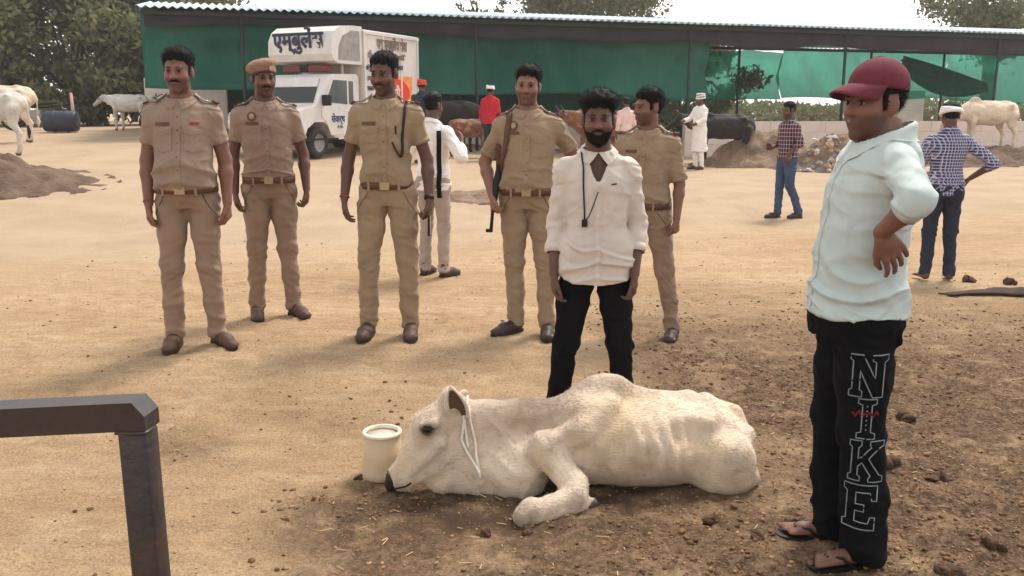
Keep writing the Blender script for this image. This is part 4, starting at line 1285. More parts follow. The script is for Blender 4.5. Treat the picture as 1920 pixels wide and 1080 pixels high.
        # belt and buckle
        bz = sp.get('belt_z', .958)
        t2 = np.array(torso(.010))
        ring = []
        it = lambda c: float(np.interp(bz, t2[:, 0], t2[:, c]))
        cx, cy, rx, ry = it(1), it(2) + .004, it(3) + .004, it(4) + .006
        bm = bmesh.new()
        nb = 48
        rows = [(-.0225, 0), (-.021, .006), (.021, .006), (.0225, 0)]
        G = []
        for i in range(nb):
            a = 2 * math.pi * i / nb
            ca, sa = math.cos(a), math.sin(a)
            e_ = 2 / 2.3
            ux = math.copysign(abs(ca) ** e_, ca); uy = math.copysign(abs(sa) ** e_, sa)
            G.append([bm.verts.new((cx + (rx + o) * ux, cy + (ry + o) * uy, bz + dz)) for dz, o in rows])
        for i in range(nb):
            A, B = G[i], G[(i + 1) % nb]
            for j in range(3): bm.faces.new((A[j], B[j], B[j + 1], A[j + 1]))
        belt = bm_obj('belt', bm, M['leather'], root, True)
        bx = sp.get('buckle_x', 0.0)
        bm = bmesh.new(); add_box(bm, (cx + bx - .03, cy - ry - .016, bz - .025), (cx + bx + .03, cy - ry - .004, bz + .025))
        bm_obj('buckle', bm, M['brass'], belt, False, .004)
        for lx in (-.10, .085):
            yy = cy - (ry + .008) * (1 - (abs(lx) / (rx + .008)) ** 2.3) ** (1 / 2.3)
            bm = bmesh.new(); add_box(bm, (cx + lx - .007, yy - .004, bz - .032), (cx + lx + .007, yy + .008, bz + .032))
            bm_obj('belt_loop', bm, tm, belt, False, .002)
        # name bar with white lettering
        nb_ = patch('name_bar', sb, P_(-.088, 1.332), (1, 0, 0), (0, 0, 1), .082, .019, fwd, M['tag_brown'], shirt, .007, 4, 2)
        if sp.get('emblem'):
            em = patch('chest_emblem', sb, P_(-.088, 1.375), (1, 0, 0), (0, 0, 1), .06, .062, fwd, M['tag_brown'], shirt, .006, 8, 8, shape=lambda a, b, w, h: (a * w * math.sqrt(1 - b * b / 2), b * h * math.sqrt(1 - a * a / 2)))
            patch('emblem_core', sb, P_(-.088, 1.378), (1, 0, 0), (0, 0, 1), .034, .036, fwd, M['brass'], em, .0085, 6, 6, shape=lambda a, b, w, h: (a * w * math.sqrt(1 - b * b / 2), b * h * math.sqrt(1 - a * a / 2)))
        if sp.get('ribbon'):
            patch('ribbon_bar', sb, P_(.092, 1.335), (1, 0, 0), (0, 0, 1), .05, .014, fwd, M['red_ribbon'], shirt, .006, 3, 2)
        if sp.get('pen'):
            patch('pocket_pen', sb, P_(.075, 1.292), (1, 0, 0), (0, 0, 1), .009, .05, fwd, M['black'], shirt, .012, 2, 3)
        if sp.get('lanyard'):     # dark cord from the viewer's right shoulder round the arm pit into the pocket
            a = J['sho_r']
            strap('whistle_cord', sb, [a + np.array((-.03, 0, .05)), a + np.array((-.035, -.07, .02)), a + np.array((-.045, -.10, -.08)), a + np.array((-.05, -.10, -.17)), a + np.array((-.055, -.10, -.26))], .015, M['thread'], shirt, .008, .002)
            strap('whistle_cord', sb, [a + np.array((-.055, -.10, -.26)), a + np.array((-.085, -.12, -.22)), a + np.array((-.11, -.13, -.16))], .010, M['thread'], shirt, .007, .002)
    for q in 'lr':
        if sp.get('shoes', 'shoe_brown') == 'slipper':
            shoe(root, J['ank_' + q], J['toe_' + q], M['black'], 'slipper')
        elif sp.get('shoes', 'shoe_brown') != 'none': shoe(root, J['ank_' + q], J['toe_' + q], M[sp.get('shoes', 'shoe_brown')])
        if ('watch_' + q) in sp:
            w = J['wri_' + q]; d = unit(J['wri_' + q] - J['elb_' + q])
            Mx = Matrix.Translation(Vector(w - d * .012)) @ Vector(d).to_track_quat('Z', 'Y').to_matrix().to_4x4()
            wb = .012 if 'watch' in sp['watch_' + q][0] else .005
            bm = bmesh.new(); add_lathe(bm, [(.024, -wb), (.031, -wb), (.0325, 0), (.031, wb), (.024, wb)], 18, Mx)
            bm_obj(sp['watch_' + q][0], bm, M[sp['watch_' + q][1]], root, True)
    return root, J, Rm, dict(shirt=shirt, sb=sb, tb=tb, trousers=tr, body=body_b)
# ------------------------------------------------------------------ cattle
def hide_mat(name, base, dark, warm, k=1.0):
    m = bpy.data.materials.new(name); m.use_nodes = True
    t = m.node_tree; b = t.nodes['Principled BSDF']; b.inputs['Roughness'].default_value = .75; b.inputs['Specular IOR Level'].default_value = .25
    b.inputs['Sheen Weight'].default_value = .15
    N = t.nodes.new; L = t.links.new
    tc = N('ShaderNodeTexCoord')
    def noise(sc, det=5):
        n = N('ShaderNodeTexNoise'); n.inputs['Scale'].default_value = sc; n.inputs['Detail'].default_value = det; L(tc.outputs['Object'], n.inputs['Vector']); return n.outputs['Fac']
    def mix(f, a, b_, lo, hi, am):
        r = N('ShaderNodeMapRange'); r.inputs[1].default_value = lo; r.inputs[2].default_value = hi; r.inputs[4].default_value = am; L(f, r.inputs[0])
        x = N('ShaderNodeMix'); x.data_type = 'RGBA'; L(r.outputs[0], x.inputs['Factor'])
        for nm, v in (('A', a), ('B', b_)):
            if isinstance(v, tuple): x.inputs[nm].default_value = (*v, 1)
            else: L(v, x.inputs[nm])
        return x.outputs['Result']
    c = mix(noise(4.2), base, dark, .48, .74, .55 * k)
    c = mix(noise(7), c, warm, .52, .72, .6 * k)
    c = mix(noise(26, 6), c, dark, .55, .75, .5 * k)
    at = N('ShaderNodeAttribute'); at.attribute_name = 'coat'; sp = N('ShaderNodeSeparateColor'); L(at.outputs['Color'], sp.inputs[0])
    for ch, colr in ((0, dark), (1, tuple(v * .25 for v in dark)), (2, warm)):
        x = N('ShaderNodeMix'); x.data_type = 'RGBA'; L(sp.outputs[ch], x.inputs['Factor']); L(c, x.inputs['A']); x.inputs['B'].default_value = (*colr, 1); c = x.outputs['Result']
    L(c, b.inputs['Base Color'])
    bp = N('ShaderNodeBump'); bp.inputs['Strength'].default_value = .6; bp.inputs['Distance'].default_value = .008
    n = N('ShaderNodeTexNoise'); n.inputs['Scale'].default_value = 120; n.inputs['Detail'].default_value = 5
    mp = N('ShaderNodeMapping'); mp.inputs['Scale'].default_value = (.35, 1, 1); L(tc.outputs['Object'], mp.inputs[0]); L(mp.outputs[0], n.inputs['Vector'])
    L(n.outputs['Fac'], bp.inputs['Height']); L(bp.outputs[0], b.inputs['Normal'])
    return m
def coat(o, dark, black, warm):
    ca = o.data.color_attributes.new('coat', 'FLOAT_COLOR', 'POINT')
    a = np.stack([np.clip(dark, 0, 1), np.clip(black, 0, 1), np.clip(warm, 0, 1), np.ones(len(dark))], 1).astype(np.float32)
    ca.data.foreach_set('color', a.ravel())
M_hideW = hide_mat('cream white hide', S(222, 202, 179), S(144, 118, 96), S(208, 182, 142))
M_hideG = hide_mat('grey white hide', S(205, 198, 188), S(138, 126, 118), S(196, 184, 160))
M_hideB = hide_mat('black hide', S(34, 27, 26), S(20, 15, 15), S(54, 38, 32))
M_hideR = hide_mat('red brown hide', S(120, 74, 48), S(64, 40, 30), S(180, 150, 124))
M_horn = mat('dark horn', S(70, 60, 54), .5)
M_hoof = mat('dark hoof', S(72, 58, 50), .6)
M_nose = mat('dark wet muzzle skin', S(48, 36, 34), .35)
M_rope = mat('white cotton rope', S(232, 222, 208), .9, bump=.4, bscale=150)

def lying_cow():
    O = np.array((.30, 3.50, gz(.3, 3.4) - .012))
    root = empty('lying_cow', O)
    tag(root, 'thin cream white humped cow lying on the ground with its muzzle down', 'cow')
    w = lambda p: np.array(p, float) - O * np.array((1, 1, 0))
    f = Field(w((-.62, 3.00, 0)) - np.array((0, 0, .02)), w((1.16, 3.86, .58)), .0095)
    C = lambda a, b, ra, rb, k=.03, sq=None, op='u': f.cone(w(a), w(b), ra, rb, k, op, sq)
    E_ = lambda c, r, k=.04, rot=None: f.ell(w(c), r, rot, k)
    yl = (0, 1, 0)
    E_((.60, 3.55, .185), (.33, .235, .185), .03)
    E_((.80, 3.56, .18), (.20, .195, .150), .05)
    E_((.44, 3.53, .19), (.20, .205, .18), .05)
    # backbone, hooks and pins
    C((.36, 3.57, .37), (.52, 3.58, .36), .05, .038, .05); C((.52, 3.58, .36), (.74, 3.59, .345), .034, .030, .04); C((.74, 3.59, .345), (.93, 3.60, .285), .032, .034, .04)
    C((.79, 3.40, .292), (.83, 3.44, .300), .026, .028, .03); C((.82, 3.70, .300), (.83, 3.66, .318), .030, .034, .05)
    C((.80, 3.43, .28), (.95, 3.50, .215), .035, .035, .05); C((.975, 3.50, .225), (.985, 3.52, .215), .030, .030, .03)
    C((.95, 3.60, .275), (1.00, 3.60, .19), .034, .026, .03); C((1.00, 3.60, .19), (1.02, 3.58, .05), .022, .018, .02)
    # thigh, hock and hind foot
    E_((.86, 3.40, .13), (.135, .10, .135), .05)
    C((.93, 3.42, .10), (.985, 3.47, .06), .06, .042, .03); C((.985, 3.46, .05), (.93, 3.40, .035), .042, .034, .02)
    # hollow flank and the groove behind the shoulder
    f.ell(w((.715, 3.33, .285)), (.085, .075, .060), None, .05, 's'); f.ell(w((.87, 3.36, .30)), (.05, .08, .045), None, .04, 's')
    C((.455, 3.30, .31), (.37, 3.29, .14), .030, .022, .06, None, 's')
    # shoulder, hump, shoulder blade ridge
    E_((.30, 3.50, .21), (.16, .175, .20), .05)
    E_((.375, 3.56, .385), (.125, .062, .080), .05, rotm(0, 0, R(-8)))
    C((.40, 3.45, .365), (.27, 3.345, .290), .040, .040, .04); C((.27, 3.345, .290), (.125, 3.335, .235), .040, .050, .04)
    # neck
    C((.24, 3.53, .250), (.02, 3.50, .268), .124, .098, .05, (yl, .60)); C((.02, 3.50, .268), (-.17, 3.455, .295), .098, .086, .04, (yl, .62))
    # throat and dewlap draped to the ground
    C((.12, 3.44, .16), (-.20, 3.425, .16), .10, .075, .05, (yl, .5))
    E_((.03, 3.385, .095), (.115, .075, .125), .04); E_((-.10, 3.41, .085), (.17, .05, .10), .04); E_((-.24, 3.41, .055), (.13, .045, .055), .03)
    # head
    C((-.235, 3.455, .335), (-.335, 3.42, .285), .080, .074, .03, (yl, .88)); C((-.335, 3.42, .285), (-.395, 3.40, .18), .073, .056, .03, (yl, .85)); C((-.395, 3.40, .18), (-.452, 3.385, .088), .054, .050, .025, (yl, .95))
    C((-.215, 3.425, .20), (-.30, 3.41, .155), .078, .064, .04, (yl, .72)); C((-.30, 3.41, .155), (-.43, 3.385, .075), .060, .043, .03, (yl, .8))
    C((-.452, 3.385, .085), (-.468, 3.38, .072), .053, .046, .02)
    C((-.305, 3.352, .322), (-.355, 3.345, .318), .020, .018, .02)          # brow over the eye
    C((-.285, 3.362, .235), (-.40, 3.345, .125), .020, .014, .03)           # cheek ridge
    C((-.255, 3.50, .405), (-.262, 3.44, .408), .030, .030, .03)            # poll
    # folded near foreleg
    C((.14, 3.345, .215), (.245, 3.245, .110), .068, .048, .04); C((.245, 3.245, .110), (.242, 3.215, .080), .050, .050, .03)
    C((.242, 3.215, .080), (.15, 3.155, .066), .046, .034, .025); C((.15, 3.155, .066), (.075, 3.115, .058), .034, .044, .02); C((.075, 3.115, .056), (.048, 3.10, .046), .046, .040, .015)
    C((.050, 3.105, .036), (.18, 3.16, .026), .034, .028, .02); C((.18, 3.16, .028), (.275, 3.215, .035), .030, .030, .015)
    C((.28, 3.215, .045), (.315, 3.225, .062), .026, .010, .015)
    # far foreleg, tucked under the chest
    C((.14, 3.56, .12), (.0, 3.50, .05), .07, .05, .03)
    f.cut((0, 0, -.005), (0, 0, -1), .01)
    V, Q = f.mesh(); V = relax(V, Q, 2, .5)
    n = vnormals(V, Q); Wd = V + O * np.array((1, 1, 0))
    x, y, z = Wd.T
    # ribs, skin creases of the neck, small lumps
    flank = ss(.42, .52, x) * ss(.80, .68, x) * ss(.05, .14, z) * ss(.36, .26, z) * ss(3.5, 3.42, y)
    rib = np.sin((x + .25 * (z - .2)) * 2 * math.pi / .062 + 1.2 * vnoise(Wd, 5, 3))
    nk = ss(-.20, -.10, x) * ss(.20, .05, x) * ss(.06, .14, z)
    cr = 1 - 2 * np.abs(vnoise(Wd + np.stack([z * .9, 0 * z, 0 * z], 1), (13, 4, 5), 8))
    dw = ss(.22, .10, z) * ss(.18, .05, x) * ss(-.36, -.25, x)
    fold = 1 - 2 * np.abs(vnoise(Wd - np.stack([z * .5, 0 * z, 0 * z], 1), (16, 5, 4), 9))
    V = V + n * (.0075 * flank * rib + .0090 * nk * cr + .008 * dw * fold + .0045 * vnoise(Wd, 9, 4) + .0022 * vnoise(Wd, 24, 5))[:, None]
    bb = bvh_of(V, Q)
    def lie(P, n, rs):      # coat lies backwards and down
        d = np.array((.9, 0, -.45))[None] + rs.normal(size=n.shape) * .25
        d = d - n * (d * n).sum(1)[:, None]
        return d + n * .22
    V, Q = strands(V, Q, 42000, lie, .013, .0016, 8)
    body = mesh_np('body', V, Q, M_hideW, root)
    x, y, z = (V + O * np.array((1, 1, 0))).T
    g = lambda cx, cy, cz, r: np.exp(-(((x - cx) ** 2 + (y - cy) ** 2 + (z - cz) ** 2) / r ** 2))
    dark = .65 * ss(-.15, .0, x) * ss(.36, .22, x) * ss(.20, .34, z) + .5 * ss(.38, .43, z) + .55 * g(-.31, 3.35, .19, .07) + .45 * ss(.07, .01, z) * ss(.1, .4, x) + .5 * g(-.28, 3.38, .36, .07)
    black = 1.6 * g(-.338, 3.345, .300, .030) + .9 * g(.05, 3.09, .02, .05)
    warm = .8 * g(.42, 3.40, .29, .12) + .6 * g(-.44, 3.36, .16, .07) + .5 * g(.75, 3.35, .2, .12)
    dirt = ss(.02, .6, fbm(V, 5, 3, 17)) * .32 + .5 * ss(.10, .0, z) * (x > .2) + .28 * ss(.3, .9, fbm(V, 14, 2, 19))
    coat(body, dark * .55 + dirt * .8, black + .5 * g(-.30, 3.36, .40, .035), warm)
    # eye
    hit, nn, _, _ = bb.ray_cast(Vector(w((-.338, 3.2, .302))), Vector((0, 1, 0)))
    bm = bmesh.new(); bmesh.ops.create_uvsphere(bm, u_segments=14, v_segments=10, radius=1, matrix=Matrix.Translation(hit + Vector((0, .006, 0))) @ Matrix.Diagonal((.021, .014, .015, 1)))
    bm_obj('eye', bm, M['iris'], root, True)
    bm = bmesh.new(); add_tube(bm, [hit + Vector((-.024, .002, .004)), hit + Vector((-.006, -.008, .017)), hit + Vector((.014, -.006, .016)), hit + Vector((.028, .004, .002))], [.004, .006, .006, .004], 6)
    bm_obj('eyelid', bm, M_nose, root, True)
    # dark nose pad and mouth line
    f = Field(w((-.60, 3.25, .0)), w((-.38, 3.50, .18)), .006)
    f.cone(w((-.468, 3.368, .100)), w((-.484, 3.372, .060)), .040, .034, .01); f.cut(w((-.482, 3.37, .09)), (1, .1, .55), .006)
    V2, Q2 = f.mesh(); V2 = relax(V2, Q2, 1); mesh_np('nose_pad', V2, Q2, M_nose, root)
    nb = strap('mouth_line', bb, [w((-.49, 3.33, .045)), w((-.46, 3.31, .036)), w((-.42, 3.31, .048)), w((-.385, 3.31, .066))], .009, M_nose, root, .0015, .0005, .012)
    h2, n2, _, _ = bb.find_nearest(Vector(w((-.487, 3.345, .085))))
    bm = bmesh.new(); bmesh.ops.create_uvsphere(bm, u_segments=10, v_segments=8, radius=1, matrix=Matrix.Translation(h2) @ Matrix.Diagonal((.008, .012, .010, 1))); bm_obj('nostril', bm, M['black'], root, True)
    # ears: a cupped leaf, dark inside
    def ear(base, tip, wid, nrm, m_in):
        base, tip, nrm = Vector(w(base)), Vector(w(tip)), Vector(nrm).normalized()
        ax = tip - base; sd_ = ax.cross(nrm).normalized()
        Vv, Ff = [], []
        for i in range(9):
            t = i / 8; ww = wid * math.sin(math.pi * min(1, t * .80 + .20)) ** .8 * (1 - t ** 4 * .6)
            for j in range(7):
                s_ = j / 3 - 1
                Vv.append(base + ax * t + sd_ * ww * s_ + nrm * (s_ * s_ - .6) * ww * .55)
        for i in range(8):
            for j in range(6): Ff.append((i * 7 + j, i * 7 + j + 1, i * 7 + 8 + j, i * 7 + 7 + j))
        e = mesh_py('ear', Vv, Ff, M_hideW, root, True); s_ = e.modifiers.new('thick', 'SOLIDIFY'); s_.thickness = .007; s_.offset = -1
        Vi = [Vv[i * 7 + j] + nrm * .004 for i in range(1, 8) for j in range(1, 6)]
        Fi = [(i * 5 + j, i * 5 + j + 1, i * 5 + 6 + j, i * 5 + 5 + j) for i in range(6) for j in range(4)]
        mesh_py('inner_ear', Vi, Fi, m_in, e, True)
    M_ear = mat('dark inner ear', S(92, 70, 50), .9, amt=.3, nscale=30)
    ear((-.205, 3.385, .325), (-.246, 3.375, .470), .048, (-.35, -1, .1), M_ear)
    ear((-.235, 3.53, .36), (-.195, 3.64, .36), .038, (-.8, -.5, .3), M_ear)
    # hooves
    bm = bmesh.new(); add_cyl(bm, w((.285, 3.215, .030)), w((.335, 3.232, .040)), .026, .016, 12); bm_obj('hoof', bm, M_hoof, root, True, .005)
    # tail tuft
    bm = bmesh.new(); add_tube(bm, [w((1.02, 3.58, .06)), w((1.03, 3.55, .025)), w((1.0, 3.48, .02))], [.018, .026, .010], 8); bm_obj('tail_tuft', bm, M_hideG, root, True)
    # rope knotted round the neck, its doubled end hanging down the near side
    rp = empty('neck_rope', (O[0], O[1], O[2])); tag(rp, 'thin white rope looped round the lying cow neck, ends hanging', 'rope')
    def on(px_, z_, off=.008):
        h, n_, _, _ = bb.ray_cast(Vector(w((px_, 3.0, z_))), Vector((0, 1, 0)))
        return h + n_ * off if h is not None else Vector(w((px_, 3.38, z_)))
    bm = bmesh.new(); add_tube(bm, [on(-.176, .372), on(-.172, .335), on(-.162, .29), on(-.152, .235, .012), on(-.143, .18, .02), on(-.128, .125, .016)], .0052, 8); bm_obj('strand', bm, M_rope, rp, True)
    bm = bmesh.new(); add_tube(bm, [on(-.176, .372, .016), on(-.196, .31), on(-.204, .245), on(-.186, .205, .010), on(-.160, .165, .016), on(-.128, .125, .022), on(-.118, .098, .018)], .0055, 8); bm_obj('strand', bm, M_rope, rp, True)
    bm = bmesh.new(); lp = []
    for a in np.linspace(-.1, 1.15, 18):
        t = a * math.pi
        pp = Vector(w((-.165 - .02 * math.sin(t), 3.475 - .16 * math.cos(t) , .26 + .13 * math.sin(t))))
        h, n_, _, _ = bb.find_nearest(pp); lp.append(h + n_ * .006)
    add_tube(bm, lp, .005, 8); bm_obj('neck_loop', bm, M_rope, rp, True)
    return root
lying_cow()

def cow(name, label, loc_, rz, m, size=1.0, head='down', hump=.10, seed=1, horns=True, group=None, tailm=None):
    """standing animal, 1.3 m at the withers, facing -X"""
    root = empty(name, loc_, rz, size); tag(root, label, 'cow', group)
    f = Field((-1.55, -.36, -.02), (1.0, .36, 1.75), .022)
    c = f.cone; yl = (0, 1, 0)
    f.ell((0.12, 0, .93), (.62, .255, .30), None, .05)
    c((-.42, 0, .98), (-.30, 0, .90), .25, .27, .06, 'u', (yl, .8)); c((.55, 0, 1.02), (.66, 0, .98), .21, .19, .06, 'u', (yl, .95))
    c((-.35, 0, 1.20), (.45, 0, 1.20), .055, .05, .05); c((.45, 0, 1.2), (.72, 0, 1.14), .055, .06, .05)
    c((.58, -.17, 1.13), (.58, -.16, 1.10), .05, .05, .06); c((.58, .17, 1.13), (.58, .16, 1.10), .05, .05, .06)
    if hump: f.ell((-.34, 0, 1.24), (.17, .07, hump), None, .05)
    if head == 'down': nb, nh, mz = (-.55, 0, 1.0), (-1.0, 0, .82), (-1.20, 0, .42)
    elif head == 'level': nb, nh, mz = (-.55, 0, 1.05), (-.95, 0, 1.15), (-1.30, 0, .90)
    else: nb, nh, mz = (-.52, 0, 1.08), (-.82, 0, 1.38), (-1.16, 0, 1.20)
    nb, nh, mz = map(np.array, (nb, nh, mz))
    c(nb, nh, .19, .115, .06, 'u', (yl, .6)); c(nb - np.array((0, 0, .12)), (nb + nh) / 2 - np.array((0, 0, .15)), .10, .06, .06, 'u', (yl, .35))
    c(nh, nh * .5 + mz * .5, .105, .085, .03, 'u', (yl, .85)); c(nh * .5 + mz * .5, mz, .082, .062, .03)
    d = unit(mz - nh); up = np.array((-d[2], 0, d[0])); up = up if up[2] > 0 else -up
    for s_ in (-1, 1):
        c(nh + up * .02 + np.array((0, s_ * .08, 0)), nh + up * .0 + np.array((.03, s_ * .24, -.03)), .030, .012, .02, 'u', (up, .5))
        # legs
        fx = -.36 + .05 * s_
        c((fx, s_ * .13, .80), (fx - .01, s_ * .13, .46), .095, .058, .05); c((fx - .01, s_ * .13, .46), (fx, s_ * .13, .09), .052, .040, .02); c((fx, s_ * .13, .09), (fx - .03, s_ * .13, .03), .044, .05, .02)
        hx = .58 - .07 * s_
        c((hx, s_ * .14, .88), (hx - .03, s_ * .14, .62), .14, .085, .05); c((hx - .03, s_ * .14, .62), (hx + .09, s_ * .14, .42), .075, .05, .03); c((hx + .09, s_ * .14, .42), (hx + .06, s_ * .14, .09), .044, .038, .02); c((hx + .06, s_ * .14, .09), (hx + .03, s_ * .14, .03), .044, .05, .02)
    c((.80, 0, 1.10), (.86, 0, .95), .035, .024, .03); c((.86, 0, .95), (.84, 0, .55), .024, .018, .02)
    f.cut((0, 0, 0), (0, 0, -1))
    V, Q = f.mesh(); V = relax(V, Q, 1)
    V += vnormals(V, Q) * (.010 * vnoise(V, 6, seed) + .005 * vnoise(V, 15, seed + 1))[:, None]
    o = mesh_np('body', V, Q, m, root)
    coat(o, .5 * ss(1.15, 1.35, V[:, 2]) + .4 * ss(-.7, -1.0, V[:, 0]), ss(.07, .03, V[:, 2]) + np.exp(-np.sum((V - mz - d * .04) ** 2, 1) / .05 ** 2), 0 * V[:, 0])
    for s_ in (-1, 1):
        p = nh * .72 + mz * .28 + np.array((0, s_ * .083, 0)) + up * .035
        bm = bmesh.new(); bmesh.ops.create_uvsphere(bm, u_segments=10, v_segments=8, radius=.022, matrix=Matrix.Translation(Vector(p))); bm_obj('eye', bm, M['iris'], root, True)
        if horns:
            a = nh + up * .07 + np.array((.02, s_ * .05, 0))
            bm = bmesh.new(); add_tube(bm, [a, a + up * .09 + np.array((.0, s_ * .06, 0)), a + up * .2 + np.array((0, s_ * .05, 0))], [.024, .018, .006], 8); bm_obj('horn', bm, M_horn, root, True)
    bm = bmesh.new(); add_tube(bm, [(.84, 0, .58), (.85, .01, .46), (.84, 0, .32)], [.02, .04, .012], 8); bm_obj('tail_tuft', bm, tailm or m, root, True)
    return root
G_ = lambda x, y, dz=0: (x, y, gz(x, y) + dz)
cow('standing_cow', 'white humped cow standing on the dirt mound at the right', (12.55, 23.9, gz(12.5, 23.9) + .28), R(6), M_hideW, 1.04, 'down', .11, 3, False)
cow('black_cow', 'black cow standing behind the man in white kurta', G_(5.05, 21.9), R(-3), M_hideB, .98, 'level', .06, 4, True, tailm=M_hideR)
cow('grey_cow', 'grey white cow cut off by the left edge of the photo', (-10.45, 17.8, gz(-10.4, 17.8)), R(4), M_hideG, 1.02, 'down', .10, 5, False, tailm=M_hideB)
cow('white_cow', 'white cow standing behind the cut-off grey cow at the left edge', (-11.75, 20.6, gz(-11.7, 20.6)), R(10), M_hideW, 1.02, 'level', .11, 6, False)
cow('grey_calf', 'small grey calf facing left near the parked motorcycle', G_(-11.0, 25.9), R(-10), M_hideG, .80, 'level', .04, 7, False)
cow('dark_buffalo', 'dark brown cow in the shade under the net beside the red shirt', G_(-1.55, 23.4), R(170), M_hideB, 1.05, 'down', .0, 8, True)
cow('tan_calf', 'tan calf standing in front of the dark cow under the net', G_(-.95, 21.6), R(200), M_hideR, .72, 'down', .0, 9, False)
cow('brown_cow', 'red brown cow standing behind the young man in the cream shirt', G_(2.0, 21.0), R(30), M_hideR, 1.02, 'level', .05, 10, True)
# ------------------------------------------------------------------ the people
GRP = 'police officers standing in a row'
Z = lambda x, y: gz(x, y)
# officer with the belly, far left
human('person', 'smiling moustached policeman in khaki with a paunch, leftmost in the row', (-1.96, 5.36, Z(-1.96, 5.36)), R(6), dict(
    h=1.79, police=True, seed=1, belly=.070, wx=.98, wy=1.0, moustache=1.0, skin='skin_a', ribbon=True, hair='short', tuft=.012, yaw=R(-2), pitch=R(3), pockets=(-1, 1), limb=1.08,
    J=dict(ank_l=(-.135, .02, .085), ank_r=(.115, .03, .085), toe_l=(-.13, -.15, 0), toe_r=(.22, -.11, 0), kne_l=(-.115, -.01, .5), kne_r=(.10, -.01, .5),
           elb_l=(-.222, .03, 1.12), wri_l=(-.210, -.05, .875), elb_r=(.220, .04, 1.12), wri_r=(.235, -.04, .875)), watch_l=('wrist_thread', 'thread_red'), curl_l=.5, curl_r=.6), group=GRP)
# officer with beret
r_, J_, R_, p_ = human('person', 'policeman wearing a khaki beret and chest emblem', (-1.70, 6.23, Z(-1.70, 6.23)), R(14), dict(
    h=1.80, police=True, seed=2, belly=.02, moustache=1.25, skin='skin_b', emblem=True, hair='short', yaw=R(14), pitch=R(4), pockets=(-1, 1), buckle_x=.0, tuft=-.012, trouser='khaki_t',
    J=dict(ank_l=(-.125, .02, .085), ank_r=(.125, .01, .085), toe_r=(.19, -.14, 0), toe_l=(-.12, -.15, 0), elb_l=(-.226, .05, 1.12), wri_l=(-.222, -.02, .88), elb_r=(.235, .06, 1.12), wri_r=(.245, -.03, .89)), curl_l=.5, curl_r=.75), group=GRP)
def headtf(J, Rm): return lambda p: Vector(J['head'] + Rm @ (np.array(p, float) * HS))
g = headtf(J_, R_)
f = Field(J_['head'] - .2, J_['head'] + .24, .006)
f.ell(np.array(g((-.012, .012, .082))), np.array((.096, .112, .042)) * HS, R_ @ rotm(0, R(-8), R(-14)), .01); f.ell(np.array(g((0, .015, .050))), np.array((.083, .100, .040)) * HS, R_, .03)
f.cut(g((0, -.08, .048)), R_ @ np.array((0, -.30, -1)), .004)
V, Q = f.mesh(); V = relax(V, Q, 1); V += vnormals(V, Q) * (.003 * vnoise(V, 40, 1))[:, None]
br = mesh_np('beret', V, Q, M['beret'], r_)
f = Field(J_['head'] - .2, J_['head'] + .24, .006)
f.ell(np.array(g((0, .015, .046))), np.array((.0855, .1035, .06)) * HS, R_, 0)
f.cut(g((0, -.08, .055)), R_ @ np.array((0, .30, 1)), .0); f.cut(g((0, -.08, .034)), R_ @ np.array((0, -.30, -1)), .0)
V, Q = f.mesh(); mesh_np('beret_band', V, Q, M['beret_band'], br)
bm = bmesh.new(); add_cyl(bm, g((.03, -.093, .068)), g((.03, -.103, .070)), .016, n=12); bm_obj('beret_badge', bm, M['brass'], br, False, .002)
# officer with the cord
r_, J_, R_, p_ = human('person', 'slim policeman with dark whistle cord on his shoulder, holding a phone', (-.78, 5.56, Z(-.78, 5.56)), R(0), dict(
    h=1.77, police=True, seed=3, wx=.96, wy=.95, skin='skin_b', shirt='khaki_b', trouser='khaki_tb', lanyard=True, pen=True, moustache=.8, hair='short', tuft=.004, yaw=R(-16), pitch=R(10), pockets=(-1, 1), leg=.98,
    J=dict(ank_l=(-.145, .02, .085), ank_r=(.125, .02, .085), toe_l=(-.16, -.15, 0), toe_r=(.14, -.15, 0), kne_l=(-.125, -.01, .5), kne_r=(.115, -.01, .5),
           elb_l=(-.240, .04, 1.12), wri_l=(-.262, -.03, .875), elb_r=(.245, .04, 1.11), wri_r=(.262, -.04, .87)), watch_l=('wrist_thread', 'thread_red'), watch_r=('wrist_watch', 'black'), curl_l=.45, curl_r=.9), group=GRP)
ph = empty('phone', tuple(Vector(r_.location) + Vector((.272, -.10, .72)))); tag(ph, 'black phone in the hand of the policeman with the cord', 'phone')
bm = bmesh.new(); add_box(bm, (-.012, -.035, -.06), (.0, .035, .075)); bo = bm_obj('phone_case', bm, M['black'], ph, False, .004)
bm = bmesh.new(); add_box(bm, (.0005, -.030, -.052), (.0025, .030, .067)); bm_obj('screen', bm, M['iris'], ph)
# officer with the slung carbine
r_, J_, R_, p_ = human('person', 'smiling policeman with a carbine slung on his shoulder, one hand behind his back', (.10, 5.70, Z(.1, 5.7)), R(-4), dict(
    h=1.72, police=True, seed=4, belly=.035, wx=1.08, wy=1.05, skin='skin_c', shirt='khaki_b', trouser='khaki_tb', hair='short', tuft=.010, yaw=R(-4), pitch=R(4), roll=R(3), pockets=(1,), fat=.006, emblem=True, sleeve=.80, limb=1.05,
    J=dict(elb_l=(-.285, .06, 1.14), wri_l=(-.225, -.08, .93), elb_r=(.300, .12, 1.19), wri_r=(.16, .19, 1.05), ank_l=(-.075, .03, .085), toe_l=(-.20, -.11, 0), ank_r=(.135, -.02, .085), toe_r=(.14, -.19, 0), kne_l=(-.085, 0, .5), kne_r=(.115, -.02, .5)),
    hd_l=(.10, -.35, -1), hn_l=(1, .3, .1), ht_l=(.2, -1, .2), curl_l=.9, hd_r=(-.9, .15, -.3), hn_r=(0, 1, 0), ht_r=(0, 0, 1), curl_r=.5, shoes='shoe_dark'), group=GRP)
